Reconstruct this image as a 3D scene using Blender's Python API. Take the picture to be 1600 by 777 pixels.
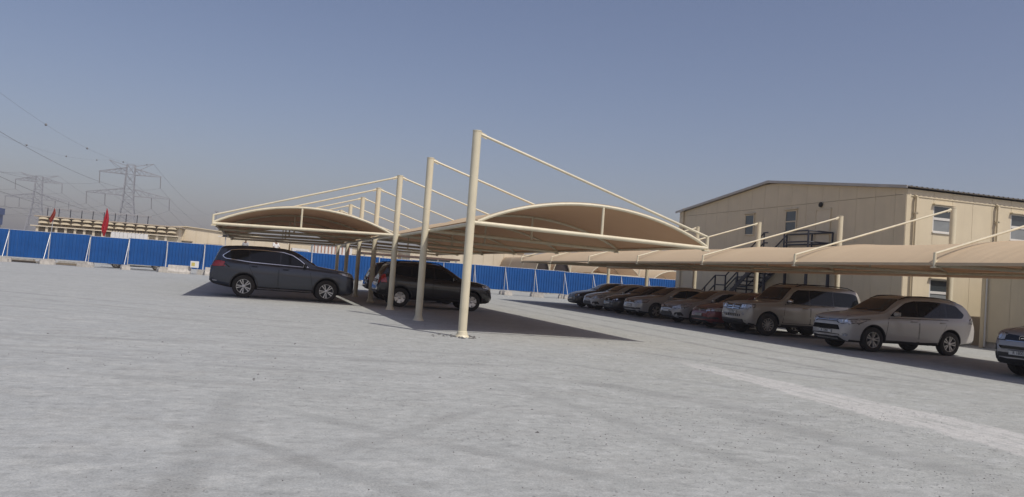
import bpy, bmesh, math, random
from mathutils import Vector, Matrix
from mathutils.bvhtree import BVHTree

R = math.radians
random.seed(7)
for _o in list(bpy.data.objects):
    bpy.data.objects.remove(_o)
scene = bpy.context.scene
COL = scene.collection

# ------------------------------------------------------------------ camera
YAW, PITCH, ROLL = R(16.577), R(2.436), R(4.164)
fw = Vector((math.sin(YAW) * math.cos(PITCH), math.cos(YAW) * math.cos(PITCH), math.sin(PITCH)))
rt = Vector((math.cos(YAW), -math.sin(YAW), 0))
up = rt.cross(fw)
cr, sr = math.cos(ROLL), math.sin(ROLL)
cam_r, cam_u = rt * cr + up * sr, up * cr - rt * sr
cam_data = bpy.data.cameras.new('camera')
cam = bpy.data.objects.new('camera', cam_data)
COL.objects.link(cam)
m = Matrix((cam_r, cam_u, -fw)).transposed().to_4x4()
m.translation = (0, 0, 1.34)
cam.matrix_world = m
cam_data.sensor_width = 36
cam_data.lens = 1330.64 / 1600 * 36
cam_data.shift_y = -10.5 / 1600
cam_data.clip_start = 0.05
cam_data.clip_end = 9000
scene.camera = cam

# ------------------------------------------------------------------ sky and sun
SUN = Vector((0.85, -1.6, 2.45)).normalized()
SUN_EL = math.asin(SUN.z)
SUN_AZ = math.atan2(SUN.x, SUN.y)          # clockwise from +Y
world = bpy.data.worlds.new('World')
scene.world = world
world.use_nodes = True
wn, wl = world.node_tree.nodes, world.node_tree.links
bg = wn['Background']
sky = wn.new('ShaderNodeTexSky')
sky.sky_type = 'NISHITA'
sky.sun_disc = False
sky.sun_elevation = SUN_EL
sky.sun_rotation = SUN_AZ
sky.altitude = 0
sky.air_density = 1.0
sky.dust_density = 2.0
sky.ozone_density = 1.0
tint = wn.new('ShaderNodeVectorMath')      # hazy desert air: a little less green
tint.operation = 'MULTIPLY'
tint.inputs[1].default_value = (0.91, 0.815, 0.865)
wl.new(sky.outputs[0], tint.inputs[0])
wl.new(tint.outputs[0], bg.inputs[0])
bg.inputs[1].default_value = 0.1
sun_data = bpy.data.lights.new('sun', 'SUN')
sun_data.energy = 3.0
sun_data.angle = R(0.7)
sun_data.color = (1.0, 0.95, 0.87)
sun = bpy.data.objects.new('sun', sun_data)
COL.objects.link(sun)
sun.rotation_euler = (-SUN).to_track_quat('-Z', 'Y').to_euler()
vs = scene.view_settings
vs.view_transform = 'Standard'
vs.look = 'None'
vs.exposure = 0.08
vs.gamma = 1.0
vs.use_curve_mapping = False
scene.cycles.max_bounces = 4
scene.cycles.diffuse_bounces = 3
scene.cycles.glossy_bounces = 3
scene.cycles.caustics_reflective = False
scene.cycles.caustics_refractive = False
scene.cycles.volume_bounces = 0

# ------------------------------------------------------------------ helpers
class MB:
    """collects shapes, then builds one mesh object"""
    def __init__(s):
        s.v, s.f, s.mi, s.cur = [], [], [], 0
    def face(s, idx):
        s.f.append(tuple(idx)); s.mi.append(s.cur)
    def quad(s, a, b, c, d):
        n = len(s.v); s.v += [tuple(a), tuple(b), tuple(c), tuple(d)]; s.face((n, n + 1, n + 2, n + 3)); return s
    def box(s, x0, x1, y0, y1, z0, z1):
        n = len(s.v)
        s.v += [(x0, y0, z0), (x1, y0, z0), (x1, y1, z0), (x0, y1, z0), (x0, y0, z1), (x1, y0, z1), (x1, y1, z1), (x0, y1, z1)]
        for q in ((0, 3, 2, 1), (4, 5, 6, 7), (0, 1, 5, 4), (1, 2, 6, 5), (2, 3, 7, 6), (3, 0, 4, 7)):
            s.face([n + i for i in q])
        return s
    def obox(s, c, ax, ay, az):
        """box about c with half-axis vectors"""
        n = len(s.v); c = Vector(c); ax, ay, az = Vector(ax), Vector(ay), Vector(az)
        for k in (-1, 1):
            for i, j in ((-1, -1), (1, -1), (1, 1), (-1, 1)):
                s.v.append(tuple(c + ax * i + ay * j + az * k))
        for q in ((0, 3, 2, 1), (4, 5, 6, 7), (0, 1, 5, 4), (1, 2, 6, 5), (2, 3, 7, 6), (3, 0, 4, 7)):
            s.face([n + i for i in q])
        return s
    def tube(s, pts, r, n=8, cap=True, r1=None):
        pts = [Vector(p) for p in pts]
        base = len(s.v); k = len(pts)
        prev = None
        for i, p in enumerate(pts):
            d = (pts[min(i + 1, k - 1)] - pts[max(i - 1, 0)]).normalized()
            if prev is None:
                a = d.orthogonal().normalized()
            else:
                a = (prev - d * prev.dot(d)).normalized()
            prev = a
            b = d.cross(a)
            rr = r if r1 is None else r + (r1 - r) * i / (k - 1)
            for j in range(n):
                t = 2 * math.pi * j / n
                s.v.append(tuple(p + (a * math.cos(t) + b * math.sin(t)) * rr))
        for i in range(k - 1):
            for j in range(n):
                s.face((base + i * n + j, base + i * n + (j + 1) % n, base + (i + 1) * n + (j + 1) % n, base + (i + 1) * n + j))
        if cap:
            s.face([base + j for j in range(n)][::-1]); s.face([base + (k - 1) * n + j for j in range(n)])
        return s
    def lathe(s, prof, axis='z', n=16, c=(0, 0, 0), cap=True):
        """prof: list of (radius, height)"""
        base = len(s.v)
        for (r, h) in prof:
            for j in range(n):
                t = 2 * math.pi * j / n
                a, b = r * math.cos(t), r * math.sin(t)
                p = {'z': (a, b, h), 'y': (b, h, a), 'x': (h, a, b)}[axis]
                s.v.append((p[0] + c[0], p[1] + c[1], p[2] + c[2]))
        for i in range(len(prof) - 1):
            for j in range(n):
                s.face((base + i * n + j, base + i * n + (j + 1) % n, base + (i + 1) * n + (j + 1) % n, base + (i + 1) * n + j))
        if cap:
            s.face([base + j for j in range(n)][::-1]); s.face([base + (len(prof) - 1) * n + j for j in range(n)])
        return s
    def prism(s, poly, axis, a0, a1):
        """poly of 2D points extruded along axis"""
        base = len(s.v); n = len(poly)
        for a in (a0, a1):
            for (p, q) in poly:
                s.v.append({'x': (a, p, q), 'y': (p, a, q), 'z': (p, q, a)}[axis])
        s.face([base + i for i in range(n)][::-1]); s.face([base + n + i for i in range(n)])
        for i in range(n):
            s.face((base + i, base + (i + 1) % n, base + n + (i + 1) % n, base + n + i))
        return s
    def grid(s, rows):
        base = len(s.v); nr, nc = len(rows), len(rows[0])
        for r_ in rows: s.v += [tuple(p) for p in r_]
        for i in range(nr - 1):
            for j in range(nc - 1):
                s.face((base + i * nc + j, base + i * nc + j + 1, base + (i + 1) * nc + j + 1, base + (i + 1) * nc + j))
        return s
    def mesh(s, name, mats, smooth=None, fix=True):
        me = bpy.data.meshes.new(name)
        me.from_pydata(s.v, [], s.f)
        for mm in (mats if isinstance(mats, (list, tuple)) else [mats]): me.materials.append(mm)
        me.polygons.foreach_set('material_index', s.mi)
        if fix:
            bm = bmesh.new(); bm.from_mesh(me)
            bmesh.ops.recalc_face_normals(bm, faces=bm.faces)
            bm.to_mesh(me); bm.free()
        if smooth is not None: shade(me, smooth)
        me.update()
        return me
    def build(s, name, mats, parent=None, loc=(0, 0, 0), smooth=None, fix=True):
        return put(name, s.mesh(name, mats, smooth, fix), parent, loc)

def shade(me, ang):
    """smooth faces, sharp where the fold is steeper than ang degrees"""
    me.polygons.foreach_set('use_smooth', [True] * len(me.polygons))
    bm = bmesh.new(); bm.from_mesh(me)
    lim = R(ang)
    for e in bm.edges:
        if len(e.link_faces) == 2 and e.calc_face_angle(0) > lim: e.smooth = False
    bm.to_mesh(me); bm.free()

def put(name, data, parent=None, loc=(0, 0, 0), rot=(0, 0, 0)):
    o = bpy.data.objects.new(name, data)
    COL.objects.link(o)
    o.location = loc; o.rotation_euler = rot
    if parent is not None: o.parent = parent
    return o

def tag(o, label=None, cat=None, group=None, kind=None):
    if label: o['label'] = label
    if cat: o['category'] = cat
    if group: o['group'] = group
    if kind: o['kind'] = kind
    return o

def thing(name, label, cat, loc=(0, 0, 0), rz=0, group=None):
    o = put(name, None, None, loc, (0, 0, rz))
    o.empty_display_size = 0.2
    return tag(o, label, cat, group)

# ------------------------------------------------------------------ materials
def mat(name, color, rough=0.6, metal=0.0, var=0.0, scale=3.0, bump=0.0, bscale=40.0, coat=0.0, dust=0.0, dustcol=(0.30, 0.24, 0.18), spec=0.5, stretch=None, streak=0.0, emit=None):
    mt = bpy.data.materials.new(name)
    mt.use_nodes = True
    nt = mt.node_tree; N, L = nt.nodes, nt.links
    b = N['Principled BSDF']
    b.inputs['Roughness'].default_value = rough
    b.inputs['Metallic'].default_value = metal
    b.inputs['Specular IOR Level'].default_value = spec
    b.inputs['Coat Weight'].default_value = coat
    b.inputs['Coat Roughness'].default_value = 0.06
    b.inputs['Base Color'].default_value = (*color, 1)
    cur = None
    tc = N.new('ShaderNodeTexCoord')
    if var > 0:
        nz = N.new('ShaderNodeTexNoise'); nz.inputs['Scale'].default_value = scale; nz.inputs['Detail'].default_value = 6
        src = tc.outputs['Object']
        if stretch:
            mp = N.new('ShaderNodeMapping'); mp.inputs['Scale'].default_value = stretch
            L.new(src, mp.inputs[0]); src = mp.outputs[0]
        L.new(src, nz.inputs['Vector'])
        rmp = N.new('ShaderNodeMapRange'); rmp.inputs[1].default_value = 0.3; rmp.inputs[2].default_value = 0.7
        rmp.inputs[3].default_value = 1 - var; rmp.inputs[4].default_value = 1 + var * 0.6
        L.new(nz.outputs[0], rmp.inputs[0])
        mx = N.new('ShaderNodeVectorMath'); mx.operation = 'SCALE'
        mx.inputs[0].default_value = color; L.new(rmp.outputs[0], mx.inputs['Scale'])
        cur = mx.outputs[0]
    if streak > 0:
        # rain and dust streaks running down the surface
        mp = N.new('ShaderNodeMapping'); mp.inputs['Scale'].default_value = (9, 9, 0.35)
        ge = N.new('ShaderNodeNewGeometry'); L.new(ge.outputs['Position'], mp.inputs[0])
        nz = N.new('ShaderNodeTexNoise'); nz.inputs['Scale'].default_value = 1.0; nz.inputs['Detail'].default_value = 5
        L.new(mp.outputs[0], nz.inputs['Vector'])
        rmp = N.new('ShaderNodeMapRange'); rmp.inputs[1].default_value = 0.48; rmp.inputs[2].default_value = 0.75; rmp.inputs[4].default_value = streak
        L.new(nz.outputs[0], rmp.inputs[0])
        mc = N.new('ShaderNodeMix'); mc.data_type = 'RGBA'
        L.new(rmp.outputs[0], mc.inputs[0])
        if cur: L.new(cur, mc.inputs[6])
        else: mc.inputs[6].default_value = (*color, 1)
        mc.inputs[7].default_value = (*dustcol, 1)
        cur = mc.outputs[2]
    if dust > 0:
        # settled dust: lies on upward faces and low on the sides, uneven
        ge = N.new('ShaderNodeNewGeometry')
        sp = N.new('ShaderNodeSeparateXYZ'); L.new(ge.outputs['Normal'], sp.inputs[0])
        nz = N.new('ShaderNodeTexNoise'); nz.inputs['Scale'].default_value = 2.3; nz.inputs['Detail'].default_value = 7
        L.new(tc.outputs['Object'], nz.inputs['Vector'])
        up_ = N.new('ShaderNodeMapRange'); up_.inputs[1].default_value = 0.15; up_.inputs[2].default_value = 0.95
        up_.inputs[3].default_value = 0.22; up_.inputs[4].default_value = 1.0
        L.new(sp.outputs[2], up_.inputs[0])
        nr = N.new('ShaderNodeMapRange'); nr.inputs[1].default_value = 0.25; nr.inputs[2].default_value = 0.75
        nr.inputs[3].default_value = 0.55 * dust; nr.inputs[4].default_value = 1.0 * dust
        L.new(nz.outputs[0], nr.inputs[0])
        mu = N.new('ShaderNodeMath'); mu.operation = 'MULTIPLY'; mu.use_clamp = True
        L.new(up_.outputs[0], mu.inputs[0]); L.new(nr.outputs[0], mu.inputs[1])
        mc = N.new('ShaderNodeMix'); mc.data_type = 'RGBA'
        L.new(mu.outputs[0], mc.inputs[0])
        if cur: L.new(cur, mc.inputs[6])
        else: mc.inputs[6].default_value = (*color, 1)
        mc.inputs[7].default_value = (*dustcol, 1)
        cur = mc.outputs[2]
        rr = N.new('ShaderNodeMapRange'); rr.inputs[3].default_value = rough; rr.inputs[4].default_value = 0.75
        L.new(mu.outputs[0], rr.inputs[0]); L.new(rr.outputs[0], b.inputs['Roughness'])
        cw = N.new('ShaderNodeMapRange'); cw.inputs[3].default_value = coat; cw.inputs[4].default_value = coat * 0.25
        L.new(mu.outputs[0], cw.inputs[0]); L.new(cw.outputs[0], b.inputs['Coat Weight'])
    if cur: L.new(cur, b.inputs['Base Color'])
    if bump > 0:
        nz = N.new('ShaderNodeTexNoise'); nz.inputs['Scale'].default_value = bscale; nz.inputs['Detail'].default_value = 5
        L.new(tc.outputs['Object'], nz.inputs['Vector'])
        bp = N.new('ShaderNodeBump'); bp.inputs['Strength'].default_value = bump; bp.inputs['Distance'].default_value = 0.02
        L.new(nz.outputs[0], bp.inputs['Height']); L.new(bp.outputs[0], b.inputs['Normal'])
    return mt

def ground_material():
    mt = bpy.data.materials.new('compacted_gravel'); mt.use_nodes = True
    nt = mt.node_tree; N, L = nt.nodes, nt.links
    b = N['Principled BSDF']; b.inputs['Roughness'].default_value = 0.95; b.inputs['Specular IOR Level'].default_value = 0.15
    ge = N.new('ShaderNodeNewGeometry'); P = ge.outputs['Position']
    def mapping(sc, rot=(0, 0, 0), loc=(0, 0, 0)):
        n = N.new('ShaderNodeMapping'); n.inputs['Scale'].default_value = sc; n.inputs['Rotation'].default_value = rot; n.inputs['Location'].default_value = loc
        L.new(P, n.inputs[0]); return n.outputs[0]
    def noise(vec, sc, det=6, rough=0.55):
        n = N.new('ShaderNodeTexNoise'); n.inputs['Scale'].default_value = sc; n.inputs['Detail'].default_value = det; n.inputs['Roughness'].default_value = rough
        L.new(vec, n.inputs['Vector']); return n.outputs[0]
    def rng(x, a, b_, c, d, clamp=True, smooth=False):
        n = N.new('ShaderNodeMapRange'); n.clamp = clamp
        if smooth: n.interpolation_type = 'SMOOTHSTEP'
        for i, v in enumerate((a, b_, c, d)): n.inputs[i + 1].default_value = v
        L.new(x, n.inputs[0]); return n.outputs[0]
    def math_(op, a, b_=None, clamp=False):
        n = N.new('ShaderNodeMath'); n.operation = op; n.use_clamp = clamp
        for i, v in enumerate((a, b_)):
            if v is None: continue
            if isinstance(v, (int, float)): n.inputs[i].default_value = v
            else: L.new(v, n.inputs[i])
        return n.outputs[0]
    def mix(f, a, b_):
        n = N.new('ShaderNodeMix'); n.data_type = 'RGBA'
        if isinstance(f, (int, float)): n.inputs[0].default_value = f
        else: L.new(f, n.inputs[0])
        for i, v in ((6, a), (7, b_)):
            if isinstance(v, tuple): n.inputs[i].default_value = (*v, 1)
            else: L.new(v, n.inputs[i])
        return n.outputs[2]
    sep = N.new('ShaderNodeSeparateXYZ'); L.new(P, sep.inputs[0]); X, Y = sep.outputs[0], sep.outputs[1]
    big = noise(P, 0.09, 4)
    med = noise(P, 1.3, 5, 0.7)
    fine = noise(P, 9, 4, 0.7)
    streak1 = noise(mapping((0.45, 0.8, 1), (0, 0, R(50))), 1.0, 6, 0.66)
    streak2 = noise(mapping((0.4, 0.9, 1), (0, 0, R(62)), (3, 1, 0)), 1.0, 6, 0.66)
    base = mix(rng(math_('ADD', X, math_('MULTIPLY', math_('SUBTRACT', big, 0.5), 22)), -3, 8, 0, 1), GROUND_A, GROUND_B)
    base = mix(rng(streak1, 0.48, 0.75, 0, 0.55), base, GROUND_PALE)
    base = mix(rng(streak2, 0.52, 0.78, 0, 0.4), base, GROUND_DARK)
    base = mix(rng(med, 0.50, 0.72, 0, 0.4), base, GROUND_WARM)
    base = mix(rng(med, 0.46, 0.30, 0, 0.35), base, GROUND_PALE)
    scrape = noise(mapping((2.2, 3.2, 1), (0, 0, R(40)), (1, 7, 0)), 1.0, 6, 0.72)
    scrape2 = noise(mapping((2.6, 4.4, 1), (0, 0, R(25)), (5, 2, 0)), 1.0, 6, 0.72)
    base = mix(rng(scrape, 0.50, 0.66, 0, 0.7), base, GROUND_PALE)
    base = mix(rng(scrape2, 0.52, 0.68, 0, 0.65), base, GROUND_DARK)
    grain = noise(P, 60, 2, 0.75)
    # wheel tracks: pairs of darker bands with tread marks, each along its own gentle curve
    WOB = math_('MULTIPLY', math_('SUBTRACT', noise(P, 0.35, 2), 0.5), 0.35)
    BREAK = rng(noise(P, 0.7, 5, 0.7), 0.34, 0.56, 0.15, 1)
    TREAD = rng(noise(P, 9.0, 3, 0.7), 0.38, 0.60, 0.25, 1)
    def band(p0, p1, width, dark, bend=0.0, gauge=0.0):
        # one wheel path from p0 to p1, fading out at its ends
        (x0, y0), (x1, y1) = p0, p1
        Ln = math.hypot(x1 - x0, y1 - y0); ca, sa = (x1 - x0) / Ln, (y1 - y0) / Ln
        dx, dy = math_('SUBTRACT', X, (x0 + x1) / 2), math_('SUBTRACT', Y, (y0 + y1) / 2)
        t = math_('ADD', math_('MULTIPLY', dx, ca), math_('MULTIPLY', dy, sa))
        n = math_('SUBTRACT', math_('MULTIPLY', dy, ca), math_('MULTIPLY', dx, sa))
        n = math_('SUBTRACT', n, math_('MULTIPLY', math_('MULTIPLY', t, t), bend))
        n = math_('ADD', n, WOB)
        if gauge: n = math_('SUBTRACT', math_('ABSOLUTE', n), gauge / 2)
        f = rng(math_('ABSOLUTE', n), width * 0.35, width, 1, 0, smooth=True)
        f = math_('MULTIPLY', f, rng(math_('ABSOLUTE', t), Ln * 0.36, Ln * 0.62, 1, 0, smooth=True))
        return math_('MULTIPLY', math_('MULTIPLY', f, BREAK), math_('MULTIPLY', TREAD, dark))
    for args in (((-0.17, 6.84), (1.5, 4.3), .14, .8, .03), ((-0.11, 8.8), (-0.34, 4.8), .2, .55), ((-4.5, 13.2), (4.6, 13.3), .2, .4, 0, 1.6),
                 ((0.2, 8.1), (2.6, 5.3), .15, .5, .02), ((4.4, 11.0), (6.0, 8.2), .35, .6), ((5.2, 8.6), (5.9, 5.2), .35, .5), ((-3.5, 11.3), (1.2, 10.0), .16, .35, .01, 1.5),
                 ((-6, 21.2), (2.2, 18.6), .2, .35, 0, 1.6), ((2.5, 8.6), (0.3, 5.8), .14, .45, -.03), ((3.1, 11.0), (4.1, 4.6), .2, .4), ((4.2, 14.2), (6.9, 10.6), .2, .35),
                 ((11.6, 12), (12.2, 46), .25, .7, 0, 1.6), ((-14, 30), (-2, 22), .25, .6, .004, 1.6), ((8, 17), (11, 12), .2, .6, .02, 1.5), ((-12, 40), (-3, 50), .3, .5, 0, 1.7)):
        base = mix(band(*args), base, GROUND_TRACK)
    # strip of pale crushed fines spread along the lot
    ex = math_('ADD', math_('SUBTRACT', X, 7.84), math_('MULTIPLY', math_('SUBTRACT', noise(P, 1.6, 6, 0.75), 0.5), 0.8))
    taper = rng(Y, 8.5, 14.6, 0, 0.42)
    strip = rng(math_('ADD', math_('ABSOLUTE', ex), taper), 0.57, 0.68, 1, 0, smooth=True)
    strip = math_('MULTIPLY', strip, rng(Y, 13.2, 15.2, 1, 0, smooth=True))
    seam = rng(math_('ABSOLUTE', math_('SUBTRACT', ex, 0.06)), 0.012, 0.04, 0.35, 1)
    crack = noise(mapping((7, 1.1, 1), (0, 0, R(10))), 1.0, 6, 0.7)
    strip = math_('MULTIPLY', math_('MULTIPLY', strip, seam), rng(crack, 0.36, 0.50, 0.12, 1))
    base = mix(math_('MULTIPLY', strip, 0.8), base, GROUND_STRIP)
    # loose grit: patches of dark specks
    vor = N.new('ShaderNodeTexVoronoi'); vor.inputs['Scale'].default_value = 19; L.new(P, vor.inputs['Vector'])
    speck = rng(vor.outputs['Distance'], 0.13, 0.27, 1, 0)
    spn = N.new('ShaderNodeSeparateColor'); L.new(vor.outputs['Color'], spn.inputs[0])
    patch = rng(noise(mapping((0.35, 0.8, 1), (0, 0, R(20))), 1.0, 4), 0.40, 0.62, 0.10, 0.9)
    patch = math_('MULTIPLY', patch, rng(X, -1.0, 4.0, 0.35, 1.0))
    pick = math_('MULTIPLY', rng(spn.outputs[0], 0.45, 0.5, 0, 1), patch)
    base = mix(math_('MULTIPLY', speck, pick), base, GROUND_SPECK)
    mul = N.new('ShaderNodeVectorMath'); mul.operation = 'SCALE'
    L.new(base, mul.inputs[0]); L.new(math_('MULTIPLY', rng(fine, 0.33, 0.67, 0.88, 1.11), rng(grain, 0.33, 0.67, 0.84, 1.14)), mul.inputs['Scale'])
    L.new(mul.outputs[0], b.inputs['Base Color'])
    hgt = math_('ADD', math_('MULTIPLY', fine, 0.35), math_('ADD', math_('MULTIPLY', med, 0.7), math_('MULTIPLY', streak1, 0.8)))
    hgt = math_('ADD', hgt, math_('ADD', math_('MULTIPLY', scrape, 0.6), math_('MULTIPLY', grain, 0.12)))
    hgt = math_('ADD', hgt, math_('MULTIPLY', math_('MULTIPLY', speck, pick), 0.35))
    bp = N.new('ShaderNodeBump'); bp.inputs['Strength'].default_value = 0.55; bp.inputs['Distance'].default_value = 0.05
    L.new(hgt, bp.inputs['Height']); L.new(bp.outputs[0], b.inputs['Normal'])
    return mt

GROUND_A = (0.36, 0.375, 0.372)
GROUND_B = (0.368, 0.378, 0.352)
GROUND_PALE = (0.455, 0.467, 0.45)
GROUND_DARK = (0.262, 0.27, 0.26)
GROUND_WARM = (0.32, 0.315, 0.295)
GROUND_STRIP = (0.52, 0.515, 0.49)
GROUND_TRACK = (0.205, 0.21, 0.203)
GROUND_SPECK = (0.10, 0.10, 0.095)

def fabric_material(nm, c0, c1, bump):
    mt = bpy.data.materials.new(nm); mt.use_nodes = True
    N, L = mt.node_tree.nodes, mt.node_tree.links
    b = N['Principled BSDF']; b.inputs['Roughness'].default_value = 0.85; b.inputs['Specular IOR Level'].default_value = 0.2
    tc = N.new('ShaderNodeTexCoord')
    nz = N.new('ShaderNodeTexNoise'); nz.inputs['Scale'].default_value = 0.8; nz.inputs['Detail'].default_value = 6
    L.new(tc.outputs['Object'], nz.inputs['Vector'])
    cr_ = N.new('ShaderNodeMix'); cr_.data_type = 'RGBA'
    cr_.inputs[6].default_value = (*c0, 1); cr_.inputs[7].default_value = (*c1, 1)
    L.new(nz.outputs[0], cr_.inputs[0]); L.new(cr_.outputs[2], b.inputs['Base Color'])
    wv = N.new('ShaderNodeTexNoise'); wv.inputs['Scale'].default_value = 1.6; wv.inputs['Detail'].default_value = 3
    mp = N.new('ShaderNodeMapping'); mp.inputs['Scale'].default_value = (0.5, 2.2, 0.5); L.new(tc.outputs['Object'], mp.inputs[0]); L.new(mp.outputs[0], wv.inputs['Vector'])
    bp = N.new('ShaderNodeBump'); bp.inputs['Strength'].default_value = bump; bp.inputs['Distance'].default_value = 0.08
    L.new(wv.outputs[0], bp.inputs['Height']); L.new(bp.outputs[0], b.inputs['Normal'])
    tr = N.new('ShaderNodeBsdfTranslucent'); tr.inputs[0].default_value = (0.52, 0.34, 0.21, 1)
    mx = N.new('ShaderNodeMixShader'); mx.inputs[0].default_value = 0.27
    L.new(b.outputs[0], mx.inputs[1]); L.new(tr.outputs[0], mx.inputs[2])
    L.new(mx.outputs[0], N['Material Output'].inputs[0])
    return mt

M = {}
M['ground'] = ground_material()
M['fabric'] = fabric_material('shade_fabric_top', (0.68, 0.53, 0.35), (0.76, 0.61, 0.41), 0.4)
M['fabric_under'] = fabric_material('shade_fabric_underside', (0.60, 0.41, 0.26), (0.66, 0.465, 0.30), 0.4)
M['cream_steel'] = mat('cream_painted_steel', (0.65, 0.59, 0.43), 0.45, var=0.10, scale=2.5, streak=0.22, dustcol=(0.42, 0.33, 0.23))
M['concrete'] = mat('dusty_concrete', (0.50, 0.47, 0.42), 0.9, var=0.25, scale=5, bump=0.4, bscale=25)
M['blue_sheet'] = mat('blue_corrugated_sheet', (0.008, 0.084, 0.290), 0.6, spec=0.25, var=0.14, scale=1.3, streak=0.25, dustcol=(0.05, 0.13, 0.30))
M['galv'] = mat('galvanised_tube', (0.55, 0.56, 0.57), 0.45, metal=0.4, var=0.15, scale=6)
M['panel'] = mat('cream_sandwich_panel', (0.62, 0.535, 0.375), 0.5, var=0.06, scale=1.2, streak=0.18, dustcol=(0.44, 0.36, 0.26))
M['panel_joint'] = mat('panel_joint', (0.26, 0.21, 0.15), 0.8, var=0.1)
M['roof_sheet'] = mat('grey_roof_sheet', (0.42, 0.40, 0.37), 0.5, metal=0.2, var=0.12, scale=2)
M['white_frame'] = mat('white_window_frame', (0.62, 0.60, 0.55), 0.45, var=0.05)
M['glass'] = mat('building_glass', (0.045, 0.055, 0.06), 0.06, var=0.2, scale=1.5, spec=0.8)
M['blind'] = mat('dusty_window_pane', (0.22, 0.235, 0.235), 0.18, var=0.15, scale=2.0, spec=0.6)
M['black_steel'] = mat('dark_painted_steel', (0.020, 0.022, 0.035), 0.45, var=0.2, scale=5)
M['white_door'] = mat('off_white_door', (0.63, 0.55, 0.40), 0.5, var=0.06)
M['dark'] = mat('dark_recess', (0.015, 0.014, 0.014), 0.8, var=0.2)
M['white_paint'] = mat('white_paint', (0.72, 0.71, 0.68), 0.5, var=0.08, scale=2, streak=0.15, dustcol=(0.45, 0.4, 0.33))
M['beige_wall'] = mat('beige_cabin_wall', (0.66, 0.57, 0.42), 0.7, var=0.10, scale=0.5, streak=0.2, dustcol=(0.44, 0.36, 0.27))
M['stone'] = mat('loose_stone', (0.13, 0.128, 0.125), 0.9, var=0.35, scale=8)
M['lattice'] = mat('pylon_steel', (0.30, 0.30, 0.31), 0.6, metal=0.3, var=0.1)
M['wire'] = mat('power_cable', (0.17, 0.17, 0.17), 0.6, var=0.1)

# ------------------------------------------------------------------ ground
GX, GY = [], []
mb = MB()
mb.grid([[(x, y, 0) for x in (-4000, -400, -60, -20, 0, 20, 60, 400, 4000)] for y in (-600, -60, 0, 20, 60, 120, 400, 5000)])
g = mb.build('ground', M['ground'], fix=False)
tag(g, 'pale grey compacted gravel lot with wheel tracks', 'ground', kind='structure')

def pebbles():
    mb = MB()
    rnd = random.Random(3)
    def stone(x, y, s):
        n = len(mb.v)
        h = s * rnd.uniform(0.45, 0.8)
        a0 = rnd.uniform(0, 6.28); k = 6
        for j in range(k):
            a = a0 + j * 6.283 / k + rnd.uniform(-.3, .3); r_ = s * rnd.uniform(0.7, 1.15)
            mb.v.append((x + r_ * math.cos(a), y + r_ * math.sin(a), -0.004 + h * rnd.uniform(0.2, 0.4)))
        for j in range(k):
            a = a0 + j * 6.283 / k; mb.v.append((x + s * 0.8 * math.cos(a), y + s * 0.8 * math.sin(a), -0.01))
        mb.v.append((x + s * rnd.uniform(-.2, .2), y + s * rnd.uniform(-.2, .2), h))
        for j in range(k):
            mb.face((n + j, n + (j + 1) % k, n + 2 * k)); mb.face((n + k + j, n + k + (j + 1) % k, n + (j + 1) % k, n + j))
    # loose stones lie scattered everywhere, thicker in the scraped patches
    clusters = [(rnd.uniform(-2, 9), rnd.uniform(3, 16), rnd.uniform(0.3, 1.6)) for _ in range(26)] + [(4.2, 7.2, 1.6), (5.4, 6.4, 1.4), (3.4, 8.4, 1.3), (6.4, 8.6, 1.2), (4.6, 5.2, 1.2)]
    for _ in range(2200):
        y = 2.6 + 20 * rnd.random() ** 1.6
        x = rnd.uniform(-0.5, 1.0) * y + rnd.uniform(-1, 1)
        stone(x, y, 0.003 + 0.008 * rnd.random() ** 2.5)
    for (cx_, cy_, r_) in clusters:
        for _ in range(int(80 * r_)):
            stone(cx_ + rnd.gauss(0, r_ * 0.8), cy_ + rnd.gauss(0, r_ * 0.45), 0.003 + 0.009 * rnd.random() ** 2.0)
    for _ in range(60):
        y = rnd.uniform(4, 30); stone(rnd.uniform(-.4, .9) * y, y, rnd.uniform(0.012, 0.022))
    for _ in range(60):   # rubble round the foot of the front post
        stone(4.362 + rnd.gauss(0, .22), 17.85 + rnd.gauss(0, .18), rnd.uniform(0.015, 0.05))
    o = mb.build('loose_stones', M['stone'], fix=False)
    tag(o, 'small dark loose stones scattered over the gravel', 'stones', kind='stuff')
pebbles()

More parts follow.
